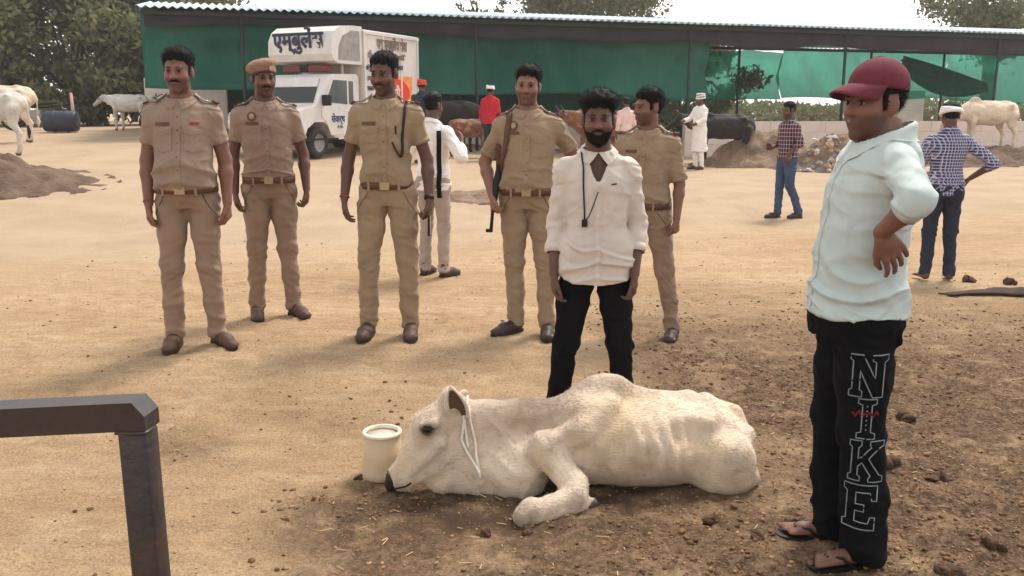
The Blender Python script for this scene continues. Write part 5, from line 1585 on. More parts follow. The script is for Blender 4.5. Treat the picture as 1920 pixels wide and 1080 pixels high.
gun = empty('slung_carbine', r_.location, r_.rotation_euler.z, r_.scale[0]); tag(gun, 'dark carbine hanging muzzle down from a brown sling at his side', 'gun')
s_ = J_['sho_l']
strap('sling', p_['sb'], [s_ + np.array((.055, .10, .0)), s_ + np.array((.055, .03, .07)), s_ + np.array((.05, -.06, .04)), s_ + np.array((.035, -.11, -.08)), s_ + np.array((.01, -.10, -.2)), s_ + np.array((.0, -.06, -.3))], .038, M['leather'], gun, .006, .004)
bm = bmesh.new(); add_tube(bm, [(-.175, -.015, 1.12), (-.20, -.05, 1.0), (-.215, -.10, .90)], .026, 8); bm_obj('receiver', bm, M['black'], gun, True)
bm = bmesh.new(); add_tube(bm, [(-.215, -.10, .91), (-.222, -.115, .80), (-.228, -.125, .72)], .011, 8); bm_obj('barrel', bm, M['black'], gun, True)
bm = bmesh.new(); add_box(bm, (-.262, -.142, .70), (-.218, -.112, .722)); bm_obj('front_sight', bm, M['black'], gun, False, .004)
bm = bmesh.new(); add_box(bm, (-.205, -.03, 1.10), (-.165, .02, 1.26)); bm_obj('stock', bm, M['leather'], gun, False, .008)
# officer looking away on the right
human('person', 'policeman looking to the left behind the man in the cream shirt', (.865, 5.72, Z(.87, 5.7)), R(-24), dict(
    h=1.615, police=True, seed=6, belly=.02, wx=1.02, skin='skin_a', hair='full', tuft=.014, yaw=R(-40), pitch=R(2), pockets=(-1, 1), sleeve=.92, shirt='khaki_b', shoes='shoe_dark', leg=.96,
    J=dict(ank_l=(-.15, .0, .085), toe_l=(-.17, -.17, 0), ank_r=(.20, .10, .085), toe_r=(.22, -.09, 0), kne_l=(-.115, -.015, .5), kne_r=(.145, .02, .5), elb_r=(.225, .03, 1.11), wri_r=(.235, -.06, .88)), curl_r=1.1, curl_l=.5), group=GRP)
# man in the cream shirt behind the cow
r_, J_, R_, p_ = human('person', 'bearded young man in an open-necked cream shirt and black trousers behind the cow', (.385, 4.02, Z(.385, 4.0)), R(-2), dict(
    h=1.60, seed=7, skin='skin_b', shirt='cream', trouser='black_cloth', hem=.825, tail=.05, notch=.05, sres=.0055, sleeve=1.55, cuffw=.034, beard=True, moustache=1.0, vneck=True, shoes='shoe_dark', pl_len=.74, pl_up=-.055, button='tag_white', hair='full', tuft=.020, loose=.004, slw=.98, open=.02,
    pitch=R(2), yaw=R(-4), wx=.94, wy=.95, fold=1.0, skirt=.196, skirt_d=.14, seat=.04, curl=.4, leg=.95, cuff=.056, pockets=(), seams=False,
    J=dict(ank_l=(-.20, .04, .085), ank_r=(.16, .03, .085), toe_l=(-.24, -.12, 0), toe_r=(.19, -.13, 0), kne_l=(-.145, -.01, .5), kne_r=(.13, -.01, .5), sho_l=(-.15, .01, 1.385), sho_r=(.15, .01, 1.385), elb_l=(-.200, .03, 1.11), wri_l=(-.208, -.05, .87), elb_r=(.208, .05, 1.11), wri_r=(.188, -.07, .875)), curl_l=.5, curl_r=.7))
sb = p_['sb']
patch('pocket_mark', sb, (.075, 0, 1.32), (1, 0, .1), (0, 0, 1), .026, .006, (0, 1, 0), M['black'], p_['shirt'], .003, 2, 1)
rp = empty('earphone_cord', r_.location, r_.rotation_euler.z, r_.scale[0]); tag(rp, 'black earphone cord hanging from the neck of the cream shirt', 'cord')
pts = []
for p in [(-.085, .04, 1.50), (-.082, -.05, 1.46), (-.078, -.10, 1.40), (-.080, -.14, 1.30), (-.078, -.15, 1.20), (-.070, -.15, 1.135)]:
    h_, n_, _, _ = sb.find_nearest(Vector(p)); pts.append(h_ + n_ * .006)
bm = bmesh.new(); add_tube(bm, resample(pts, .03), .0042, 6); bm_obj('cable', bm, M['thread'], rp, True)
bm = bmesh.new(); add_box(bm, pts[-1] + Vector((-.014, -.012, -.03)), pts[-1] + Vector((.014, .006, .008))); bm_obj('ear_piece', bm, M['black'], rp, False, .005)
bm = bmesh.new(); add_tube(bm, resample([pts[-1], pts[-1] + Vector((.02, -.0, .02)), sb.find_nearest(Vector((-.03, -.15, 1.20)))[0] + Vector((0, -.005, 0)), sb.find_nearest(Vector((.0, -.15, 1.28)))[0] + Vector((0, -.005, 0))], .03), .0026, 6); bm_obj('cable', bm, M['thread'], rp, True)

# man in the maroon cap, right foreground
r_, J_, R_, p_ = human('person', 'stout man in a maroon cap, pale blue shirt and black lettered trousers', (1.125, 2.86, Z(1.125, 2.86)), R(-92), dict(
    h=1.64, seed=8, skin='skin_a', shirt='pale_blue', trouser='black_cloth', hem=.920, sres=.0052, tz=1.16, waist=.985, tail=.01, sleeve=1.34, cuffw=.03, shoes='slipper', hair='full', tuft=-.014, loose=.010, slw=1.0, hres=.004, belly=.020, hang=True, wx=1.04, wy=1.14, skirt=.228, skirt_d=.200, skirt_cy=.010, seat=.03, thigh=1.0, fat=.010, neckw=1.12, limb=.98,
    pitch=R(1), yaw=R(24), fold=1.05, col_dz=-.022, leg=1.09, cuff=.078, cuff_z=.035, pockets=(), button='tag_white', lean=(0, .045), seams=False, pl_len=.95, gaze=1, blouse=0,
    J=dict(neck=(0, .045, 1.515), head=(0, .020, 1.635), sho_l=(-.165, .050, 1.445), sho_r=(.165, .050, 1.445),
           elb_r=(.355, .045, 1.345), wri_r=(.250, -.015, 1.235), elb_l=(-.33, .13, 1.26), wri_l=(-.22, .0, 1.13), hip_l=(-.078, .02, .9), hip_r=(.078, .02, .9),
           kne_l=(-.09, -.01, .5), kne_r=(.09, .03, .5), ank_l=(-.10, .03, .085), ank_r=(.10, .075, .085), toe_l=(-.12, -.16, 0), toe_r=(.13, -.12, 0)),
    hd_r=(-.10, .55, -.80), hn_r=(-1, -.15, 0), ht_r=(.0, -1, -.4), curl_r=.28, hd_l=(.1, .5, -.8), hn_l=(1, -.2, 0), ht_l=(-.1, -1, -.1), curl_l=.35))
g = headtf(J_, R_)
f = Field(J_['head'] - .24, J_['head'] + .26, .0055)
f.ell(np.array(g((0, .016, .062))), np.array((.086, .104, .090)) * HS, R_, 0)
f.cut(g((0, -.09, .060)), R_ @ np.array((0, -.12, -1)), .004)
V, Q = f.mesh(); V = relax(V, Q, 1)
cp = mesh_np('cap', V, Q, M['maroon'], r_)
Vv, Ff = [], []
for i in range(9):
    t = i / 8
    for j in range(13):
        s_ = j / 6 - 1
        yy = -(.090 * math.sqrt(max(0, 1 - (s_ * .9) ** 2)) - .012) - t * .085 * math.sqrt(max(0, 1 - s_ ** 4 * .9))
        Vv.append(g((s_ * .082 * (1 - .12 * t * t), yy, .064 - .026 * t * t - .026 * s_ * s_ * (.4 + .6 * t))))
for i in range(8):
    for j in range(12): Ff.append((i * 13 + j, i * 13 + j + 1, i * 13 + 14 + j, i * 13 + 13 + j))
bk = mesh_py('cap_brim', Vv, Ff, M['maroon'], cp, True); so = bk.modifiers.new('thick', 'SOLIDIFY'); so.thickness = .006
bm = bmesh.new(); bmesh.ops.create_uvsphere(bm, u_segments=10, v_segments=6, radius=.009, matrix=Matrix.Translation(g((0, .016, .148)))); bm_obj('cap_button', bm, M['maroon'], cp, True)
cb = bvh_of(V, Q)
for a in range(6):
    an = a * math.pi / 3 + .5
    strap('cap_seam', cb, [g((math.cos(an) * .1 * q, .016 + math.sin(an) * .12 * q, .148 - .10 * q ** 2)) for q in (0.05, .3, .55, .8, 1.0)], .004, M['maroon_band'], cp, .001, .0004, .02)
# block letters down the near trouser leg: N I K E outlines
tb = p_['tb']
LET = {'N': [[(0, 0), (.38, 0), (.38, .14), (.30, .18), (.30, .62), (.70, 0), (.98, 0), (.98, .84), (1.08, .88), (1.08, 1), (.64, 1), (.64, .88), (.74, .84), (.74, .46), (.36, 1), (0, 1), (0, .88), (.08, .84), (.08, .18), (0, .14), (0, 0)]],
       'I': [[(.22, 0), (.80, 0), (.80, .12), (.66, .16), (.66, .84), (.80, .88), (.80, 1), (.22, 1), (.22, .88), (.36, .84), (.36, .16), (.22, .12), (.22, 0)]] + [[(.50, y_), (.52, y_ + .03)] for y_ in (.2, .32, .44, .56, .68, .8)],
       'K': [[(0, 0), (.36, 0), (.36, .12), (.28, .16), (.28, .36), (.40, .46), (.68, .14), (.62, .10), (.62, 0), (1.04, 0), (1.04, .12), (.94, .16), (.60, .58), (.90, .84), (1.02, .88), (1.02, 1), (.62, 1), (.62, .90), (.66, .86), (.36, .60), (.28, .56), (.28, .84), (.36, .88), (.36, 1), (0, 1), (0, .88), (.08, .84), (.08, .16), (0, .12), (0, 0)]],
       'E': [[(0, 0), (.96, 0), (.96, .30), (.82, .30), (.76, .16), (.36, .16), (.36, .42), (.62, .42), (.62, .58), (.36, .58), (.36, .84), (.78, .84), (.84, .68), (.98, .68), (.98, 1), (0, 1), (0, .88), (.10, .84), (.10, .16), (0, .12), (0, 0)]]}
rzc = r_.rotation_euler.z
ray_d = Matrix.Rotation(-rzc, 3, 'Z') @ Vector((.37, .93, 0))        # looking at the outside of the near leg
side = Matrix.Rotation(-rzc, 3, 'Z') @ Vector((.93, -.37, 0))
def onleg(u, z):
    o = side * u + Vector((0, 0, z)) - ray_d * .6
    h, n_, _, _ = tb.ray_cast(o, ray_d, 1.2)
    if h is None: h, n_, _, _ = tb.find_nearest(side * u + Vector((0, 0, z)))
    return h + n_ * .0008, n_
M_pr = mat('pale grey printed outline', S(140, 148, 150), .8)
M_prr = mat('faded red print', S(118, 24, 40), .8)
c_ = side.dot(Vector((.09, .03, 0)))
LP = {'N': (.004, .735, .108, .150), 'I': (.012, .582, .100, .142), 'K': (.020, .428, .105, .150), 'E': (.014, .258, .108, .160)}
for ch, (u0, zc, wd, hh) in LP.items():
    lines = [[(c_ + u0 - wd * .5 + p[0] * wd, zc + hh * (p[1] - .5)) for p in ln] for ln in LET[ch]]
    strokes('printed_letter', lines, .0038, onleg, M_pr, p_['trousers'], .0012, .02)
strokes('red_print', [[(c_ - .035 + i * .006, .598 + .009 * math.sin(i * 2.1) + .006 * math.sin(i * 5.)) for i in range(15)]], .007, onleg, M_prr, p_['trousers'], .0012, .01)

# ---- people further back
human('person', 'man with a white headcloth seen from behind in a blue checked shirt', (3.90, 8.02, Z(3.9, 8)), R(172), dict(
    h=1.60, seed=11, res=1.35, skin='skin_b', shirt='plaid_blue', trouser='denim_dark', hem=.86, sleeve=1.25, face=False, hair='short', shoes='none', collar=True, placket=False, leg=.95, pitch=R(8), seams=False,
    J=dict(elb_l=(-.40, .10, 1.17), wri_l=(-.27, -.10, 1.02), elb_r=(.25, -.02, 1.14), wri_r=(.16, -.22, 1.05)), hd_l=(.6, -.3, -.5), hn_l=(.3, 0, -1), ht_l=(0, -1, 0), hd_r=(-.5, -.8, .1), hn_r=(0, 0, -1), ht_r=(-1, 0, 0)))
o_ = COL.objects
def turban(root, J, Rm, m, hh=.05, z0=.03):
    g = headtf(J, Rm); bm = bmesh.new()
    for k in range(3):
        pts = [g((math.cos(a) * (.088 - .006 * k), .015 + math.sin(a) * (.104 - .006 * k), z0 + k * hh * .55 + .012 * math.sin(a + k))) for a in np.linspace(0, 2 * math.pi, 22)]
        add_tube(bm, pts, .020, 6)
    return bm_obj('head_cloth', bm, m, root, True)
def last_person(): return [o for o in COL.objects if o.parent is None and o.name.startswith('person')][-1]
PJ = {k: np.array(v, float) for k, v in J0.items()}
def lastroot(): return max((o for o in bpy.data.objects if o.parent is None and o.name.startswith('person')), key=lambda o: o.name)
turban(lastroot(), PJ, rotm(0, R(8)), M['white'], .03, .03)

human('person', 'man in a dark plaid shirt and jeans walking left past the rubble', (3.92, 12.75, Z(3.92, 12.75)), R(-72), dict(
    h=1.64, seed=12, res=1.5, skin='skin_b', shirt='plaid_red', trouser='denim', hem=.90, sleeve=1.5, hair='short', shoes='shoe_dark', placket=False, leg=.98, pitch=R(8), seams=False, lean=(0, -.02),
    J=dict(elb_l=(-.24, .06, 1.15), wri_l=(-.18, -.16, 1.06), elb_r=(.24, .05, 1.14), wri_r=(.22, -.13, .98), kne_l=(-.08, -.05, .50), ank_l=(-.08, -.06, .085), toe_l=(-.08, -.24, 0), kne_r=(.09, .01, .50), ank_r=(.09, .22, .115), toe_r=(.10, .05, 0)), hd_l=(.1, -.9, .2), ht_l=(.3, 0, 1)))
human('person', 'person in a white shirt half hidden behind the policeman with the cord', (-.72, 8.19, Z(-.72, 8.2)), R(150), dict(
    h=1.68, seed=13, res=1.4, skin='skin_b', shirt='white', trouser='grey_cloth', hem=.84, sleeve=1.6, hair='full', shoes='shoe_brown', placket=False, seams=False, slw=1.1, leg=.9,
    J=dict(elb_l=(-.34, .04, 1.16), wri_l=(-.20, -.18, 1.28), elb_r=(.30, -.02, 1.15), wri_r=(.16, -.22, 1.22)), hd_l=(.3, -.5, .8), hd_r=(-.3, -.5, .8)))
rt = lastroot()
strap_b = bmesh.new(); ribbon_bm(strap_b, [(-.15, .115, 1.40), (-.165, .135, 1.3), (-.16, .135, 1.16), (-.168, .140, 1.02), (-.160, .145, .90), (-.172, .150, .78)], .042, [(-.3, 1, 0)] * 6, .018)
bm_obj('black_scarf', strap_b, M['black_cloth'], rt, True)
human('person', 'man in long white kurta and white turban beside the black cow', (4.35, 20.9, Z(4.35, 20.9)), R(-60), dict(
    h=1.72, seed=14, res=2.0, skin='skin_b', shirt='white', trouser='white', hem=.42, flare=.03, sleeve=1.85, hair='short', placket=False, seams=False, loose=.02, slw=1.15, shoes='shoe_brown', fold=1.4,
    J=dict(elb_l=(-.24, -.10, 1.18), wri_l=(-.20, -.34, 1.12), elb_r=(.24, -.10, 1.16), wri_r=(.20, -.32, 1.05)), hd_l=(0, -1, 0), hd_r=(0, -1, -.1)))
turban(lastroot(), PJ, rotm(0), M['white'], .075, .035)
human('person', 'person in a red shirt and white cap by the dark cow under the net', (-.50, 21.0, Z(-.5, 21)), R(160), dict(
    h=1.72, seed=15, res=2.0, skin='skin_b', shirt='red', trouser='denim_dark', hem=.85, sleeve=1.5, hair='short', placket=False, seams=False, slw=1.1, loose=.02, wx=1.15))
turban(lastroot(), PJ, rotm(0), M['white'], .05, .045)
human('person', 'person in dark clothes and a red turban beside the truck', (-1.95, 19.6, Z(-1.95, 19.6)), R(190), dict(
    h=1.78, seed=16, res=2.0, skin='skin_b', shirt='denim_dark', trouser='black_cloth', hem=.85, sleeve=1.5, hair='short', placket=False, seams=False))
M['orange'] = mat('orange red turban cloth', S(214, 74, 44), .9, amt=.2, nscale=10)
turban(lastroot(), PJ, rotm(0), M['orange'], .075, .03)
human('person', 'person in a pale pink shirt behind the looking-away policeman', (2.55, 20.2, Z(2.55, 20.2)), R(200), dict(
    h=1.62, seed=17, res=2.0, skin='skin_b', shirt='pink', trouser='grey_cloth', hem=.80, sleeve=1.6, hair='short', placket=False, seams=False))
# ------------------------------------------------------------------ animal ambulance truck
M_tw = mat('dusty white truck paint', S(214, 208, 202), .4, amt=.12, nscale=3, spec=.5)
M_tb = mat('pale grey box panel', S(214, 204, 196), .6, amt=.08, nscale=3)
M_glass = mat('dark window glass', S(36, 40, 38), .08, spec=.6)
M_tyre = mat('dusty black tyre', S(52, 47, 43), .9, amt=.3, nscale=8, bump=.3, bscale=30)
M_rim = mat('grey steel rim', S(150, 146, 140), .5)
M_dk = mat('dark underbody', S(38, 34, 32), .8)
M_ink = mat('dark blue grey lettering', S(58, 58, 74), .7)
M_inkb = mat('blue lettering', S(44, 56, 110), .7)
M_inkbr = mat('faded brown lettering', S(120, 100, 88), .8)
M_ored = mat('orange red sign paint', S(226, 66, 40), .7, amt=.12, nscale=6)
M_oyel = mat('orange yellow sign paint', S(240, 150, 80), .7)
M_redl = mat('dark red beacon lens', S(112, 44, 42), .3)
def text(name, body, size, pos, rot, m, parent, sx=1.0, ext=.003, bold=0.0):
    c = bpy.data.curves.new(name, 'FONT'); c.body = body; c.size = size; c.extrude = ext; c.offset = bold; c.align_x = 'CENTER'; c.align_y = 'CENTER'; c.resolution_u = 3
    t = bpy.data.objects.new(name, c); COL.objects.link(t)
    bpy.context.view_layer.update()
    me = bpy.data.meshes.new_from_object(t.evaluated_get(bpy.context.evaluated_depsgraph_get()))
    bpy.data.objects.remove(t); me.materials.clear(); me.materials.append(m)
    o = link(bpy.data.objects.new(name, me)); o.parent = parent; o.location = pos; o.rotation_euler = rot; o.scale = (sx, 1, 1)
    return o
def wheel(root, x, y, r=.34, w=.22):
    s = 1 if x > 0 else -1
    Mx = Matrix.Translation((x, y, r)) @ Matrix.Rotation(R(90), 4, 'Y')
    bm = bmesh.new(); add_lathe(bm, [(r * .6, -w / 2), (r * .92, -w / 2), (r, -w * .32), (r, w * .32), (r * .92, w / 2), (r * .6, w / 2), (r * .6, -w / 2)], 28, Mx)
    wh = bm_obj('wheel', bm, M_tyre, root, True)
    bm = bmesh.new(); add_lathe(bm, [(0, s * w * .30), (r * .18, s * w * .36), (r * .45, s * w * .18), (r * .58, s * w * .40), (r * .61, s * w * .42)], 24, Mx); bm_obj('rim', bm, M_rim, wh, True)
tk = empty('ambulance_truck', (-4.36, 20.85, gz(-4.1, 20.6) - .02), R(-25), .96)
tag(tk, 'white animal ambulance truck with tall box body and lettering on its nose', 'truck')
# cab: bonnet, screen, roof, one shell
prof = [(-2.30, .48), (-2.34, .80), (-2.28, 1.00), (-1.45, 1.14), (-1.36, 1.18), (-.92, 1.80), (-.75, 1.87), (.20, 1.90), (.30, 1.84), (.30, .42), (-.55, .40), (-.70, .42), (-.84, .66), (-1.10, .80), (-1.44, .80), (-1.70, .66), (-1.82, .46)]
bm = bmesh.new(); add_prism(bm, prof, -.84, .84); bm_obj('cab', bm, M_tw, tk, False, .05, 3)
def quad(name, pts, m, parent, th=.012):
    pts = [Vector(p) for p in pts]; n = (pts[1] - pts[0]).cross(pts[2] - pts[0]).normalized()
    bm = bmesh.new(); A = [bm.verts.new(p) for p in pts]; B = [bm.verts.new(p + n * th) for p in pts]
    bm.faces.new(A[::-1]); bm.faces.new(B); k = len(pts)
    for i in range(k): bm.faces.new((A[i], A[(i + 1) % k], B[(i + 1) % k], B[i]))
    return bm_obj(name, bm, m, parent)
ws = quad('windscreen', [(-.74, -1.335, 1.225), (.74, -1.335, 1.225), (.66, -.955, 1.755), (-.66, -.955, 1.755)], M_glass, tk)
quad('sun_strip', [(-.69, -1.10, 1.575), (.69, -1.10, 1.575), (.66, -.963, 1.76), (-.66, -.963, 1.76)], M_tw, ws, .02)
for x in (.844, -.844):
    s = 1 if x > 0 else -1
    def sd_(pts): return [(x, a, b) for a, b in (pts if s > 0 else pts[::-1])]
    door = quad('door', sd_([(-.86, .50), (-.05, .50), (.10, .60), (.10, 1.80), (-.74, 1.80), (-1.18, 1.18), (-1.18, .92), (-1.00, .78)]), M_tw, tk, .010)
    quad('side_window', [(x + s * .012, a, b) for a, b in ([(-1.02, 1.24), (-.20, 1.20), (-.20, 1.74), (-.72, 1.74)] if s > 0 else [(-1.02, 1.24), (-.20, 1.20), (-.20, 1.74), (-.72, 1.74)][::-1])], M_glass, door, .004)
    quad('quarter_window', [(x + s * .012, a, b) for a, b in ([(-.13, 1.22), (.05, 1.22), (.05, 1.73), (-.13, 1.73)] if s > 0 else [(-.13, 1.22), (.05, 1.22), (.05, 1.73), (-.13, 1.73)][::-1])], M_glass, door, .004)
    bm = bmesh.new(); add_box(bm, (x + s * .010 if s > 0 else x - .035, -.18, .98), (x + .035 if s > 0 else x - .010, -.02, 1.02)); bm_obj('door_handle', bm, M_dk, door, False, .005)
    bm = bmesh.new(); add_box(bm, (min(x, x + s * .22), -1.16, 1.16), (max(x, x + s * .22), -1.08, 1.40)); bm_obj('side_mirror', bm, M_dk, tk, False, .02)
    bm = bmesh.new(); add_box(bm, (x - .02, -1.86, .40), (x + .02, -.60, .44)); bm_obj('side_step', bm, M_dk, tk)
text('door_lettering', 'सेवार्थ', .22, (.862, -.58, .86), (R(90), 0, R(90)), M_inkb, tk, .9, .003, .004)
text('door_lettering', 'गौ सेवा', .09, (.862, -.52, .68), (R(90), 0, R(90)), M_inkbr, tk, .9, .003)
for x in (-.62, .62):
    bm = bmesh.new(); add_cyl(bm, (x, -2.31, .82), (x, -2.365, .82), .105, n=20); hl = bm_obj('headlight', bm, M_rim, tk, True); bm = bmesh.new(); add_cyl(bm, (x, -2.362, .82), (x, -2.372, .82), .085, n=20); bm_obj('lens', bm, M_glass, hl)
for k in range(6):
    bm = bmesh.new(); add_box(bm, (-.46, -2.375, .66 + k * .055), (.46, -2.33, .69 + k * .055)); bm_obj('grille_slat', bm, M_dk, tk)
bm = bmesh.new(); add_box(bm, (-.88, -2.50, .36), (.88, -2.30, .58)); bm_obj('front_bumper', bm, M_dk, tk, False, .03)
bm = bmesh.new(); add_box(bm, (-.42, -2.3, .30), (.42, 2.7, .52)); bm_obj('chassis', bm, M_dk, tk)
for x in (-.72, .72): wheel(tk, x, -1.27); wheel(tk, x, 1.75)
for x in (-.80, .80):     # wheel arch liners
    pass
# box body with over-cab nose
xx = np.linspace(-.92, .92, 13)
def arch(x, zc): return zc + .10 * (1 - (x / .92) ** 2)
bm = bmesh.new()
rows = []
for y in (.42, 2.95): rows.append([bm.verts.new((x, y, arch(x, 2.93))) for x in xx])
low = [[bm.verts.new((x, y, .72)) for x in (xx[0], xx[-1])] for y in (.42, 2.95)]
for i in range(12): bm.faces.new((rows[0][i], rows[0][i + 1], rows[1][i + 1], rows[1][i]))
for k in (0, 1): bm.faces.new([low[k][0]] + rows[k] + [low[k][1]])
bm.faces.new((low[0][0], low[1][0], rows[1][0], rows[0][0])); bm.faces.new((low[0][1], low[1][1], rows[1][-1], rows[0][-1])); bm.faces.new((low[0][0], low[0][1], low[1][1], low[1][0]))
box = bm_obj('box_body', bm, M_tb, tk, False, .012, 2)
for y in (.46, 1.26, 2.08, 2.90):
    bm = bmesh.new(); add_box(bm, (.921, y - .03, .74), (.945, y + .03, 2.92)); bm_obj('side_rib', bm, M_tw, box, False, .006)
bm = bmesh.new(); add_box(bm, (.921, .42, 2.84), (.95, 2.95, 2.92)); bm_obj('top_rail', bm, M_tw, box, False, .006)
bm = bmesh.new(); add_box(bm, (.921, .42, .72), (.95, 2.95, .80)); bm_obj('bottom_rail', bm, M_tw, box, False, .006)
npf = [(.41, 2.12), (-.52, 2.12), (-.70, 2.17), (-.80, 2.32), (-.78, 2.62), (-.66, 2.82), (-.45, 2.95), (.0, 2.99), (.41, 3.0)]
bm = bmesh.new(); add_prism(bm, npf, -.90, .90); nose = bm_obj('over_cab_nose', bm, M_tw, tk, False, .04, 3)
M_chk = mat('grey painted nose cheek', S(150, 142, 136), .6)
quad('nose_cheek', [(.903, a, b) for a, b in [(.30, 2.20), (.30, 2.88), (-.02, 2.88), (-.36, 2.74), (-.52, 2.50), (-.56, 2.20)]][::-1], M_chk, nose, -.006)
text('nose_lettering', 'एम्बुलेंस', .50, (-.02, -.812, 2.62), (R(93), 0, 0), M_ink, tk, .92, .004, .018)
bm = bmesh.new(); add_box(bm, (-.62, -.66, 1.925), (.62, -.42, 2.08)); bc = bm_obj('beacon_bar', bm, M_redl, tk, False, .03)
bm = bmesh.new(); add_box(bm, (-.12, -.675, 1.93), (.12, -.40, 2.09)); bm_obj('beacon_speaker', bm, M_dk, bc, False, .02)
for x in (-.6, .6):
    bm = bmesh.new(); add_cyl(bm, (x, 0, 1.88), (x, 0, 2.14), .03, n=8); bm_obj('nose_bracket', bm, M_tw, tk)
# lettering on the box side
X1 = .949
text('side_lettering', 'पशु एम्बुलेंस सेवा', .34, (X1, 1.67, 2.64), (R(90), 0, R(90)), M_inkbr, box, .62, .003, .012)
for k, (yy, zz, tx, sz) in enumerate([(.66, 2.34, 'गौ', .22), (1.35, 2.36, 'सेवा', .18), (2.05, 2.36, 'समिति', .16), (.66, 2.06, 'निःशुल्क', .13), (1.35, 2.12, 'मो.', .20), (1.95, 2.12, 'सहायता', .15), (.68, 1.82, 'उपचार', .14), (.66, 1.58, 'घायल', .15), (.68, 1.34, 'गाय', .18), (.9, 1.1, 'सेवार्थ', .16)]):
    text('side_lettering', tx, sz, (X1 if yy not in (1.35,) else X1, yy, zz), (R(90), 0, R(90)), M_ink if k % 2 else M_inkbr, box, .85, .003, .006)
sg_ = quad('painted_sign', [(.922, 1.02, 1.10), (.922, 2.60, 1.10), (.922, 2.60, 1.92), (.922, 1.02, 1.92)], M_oyel, box, .006)
quad('sign_disc', [(.930, 1.85 + .62 * math.cos(a), 1.48 + .36 * math.sin(a)) for a in np.linspace(0, 2 * math.pi, 20)[:-1]], M_ored, sg_, .004)
text('sign_lettering', 'गौ', .34, (.938, 1.85, 1.48), (R(90), 0, R(90)), M_tw, sg_, 1, .002, .01)

# ------------------------------------------------------------------ steel barrier frame, left foreground
M_bar = mat('rusty dark painted steel tube', S(40, 37, 39), .38, amt=.35, nscale=14, bump=.15, bscale=70, spec=.45, col2=S(66, 48, 44))
bx0, by0, top = -.538, 1.20, 1.105
br = empty('barrier_frame', (bx0 + .014, by0, gz(bx0, by0)), R(-3)); br.rotation_euler.y = R(-.5); tag(br, 'dark square tube steel barrier frame in the left foreground', 'barrier')
t2 = .0215
bm = bmesh.new()
pr = [(-1.5, 0, 0, 1.03)]
def bar(name, lo, hi): 
    b_ = bmesh.new(); add_box(b_, lo, hi); return bm_obj(name, b_, M_bar, br, True, .006, 2)
zt = top - gz(bx0, by0)
bar('post', (-t2, -t2 + .001, -.05), (t2, t2 - .001, zt - .0435))
cp_ = bmesh.new(); sl_ = .0595
A = [(-1.45, zt - .043 - 1.45 * sl_), (-t2, zt - .043), (t2 + .0006, zt - .043), (t2 + .0006, zt - .020), (t2 - .016, zt), (-.02, zt - .001), (-1.45, zt - 1.45 * sl_)]
va = [cp_.verts.new((a, -t2 - .0008, b)) for a, b in A]; vb = [cp_.verts.new((a, t2 + .0008, b)) for a, b in A]
cp_.faces.new(va); cp_.faces.new(vb[::-1])
for i in range(len(A)): cp_.faces.new((va[i], va[(i + 1) % len(A)], vb[(i + 1) % len(A)], vb[i]))
bm_obj('top_rail', cp_, M_bar, br, False, .003)
wl = bmesh.new(); add_tube(wl, [(-t2, -t2 - .001, zt - .044), (0, -t2 - .002, zt - .0445), (t2, -t2 - .001, zt - .044), (t2 + .001, 0, zt - .044)], .003, 6); bm_obj('weld_bead', wl, M_bar, br, True)
bar('post', (-1.50, -t2 + .001, -.05), (-1.452, t2 - .001, zt - .10)); bar('lower_rail', (-1.452, -t2 + .002, .30), (-t2, t2 - .002, .348))

# ------------------------------------------------------------------ bucket
M_pl = mat('cloudy white plastic', S(196, 172, 140), .45, amt=.10, nscale=6, spec=.4, sss=.15)
M_rimp = mat('white plastic rim', S(226, 212, 190), .4)
bk_ = empty('bucket', (-.548, 3.55, gz(-.55, 3.55)), 0, .93); tag(bk_, 'small cloudy white plastic bucket on the ground by the cow muzzle', 'bucket')
bm = bmesh.new(); add_lathe(bm, [(0, .004), (.098, .004), (.106, .012), (.100, .035), (.086, .10), (.082, .205), (.076, .205), (.080, .10), (.094, .03), (0, .02)], 36); bm_obj('pail', bm, M_pl, bk_, True)
bm = bmesh.new(); add_lathe(bm, [(.074, .200), (.086, .200), (.090, .205), (.090, .212), (.086, .216), (.074, .216), (.074, .200)], 36); bm_obj('rim', bm, M_rimp, bk_, True)
bm = bmesh.new(); add_lathe(bm, [(0, .192), (.077, .192), (.077, .198), (0, .198)], 30); bm_obj('water', bm, mat('milky water', S(206, 196, 180), .1), bk_, True)

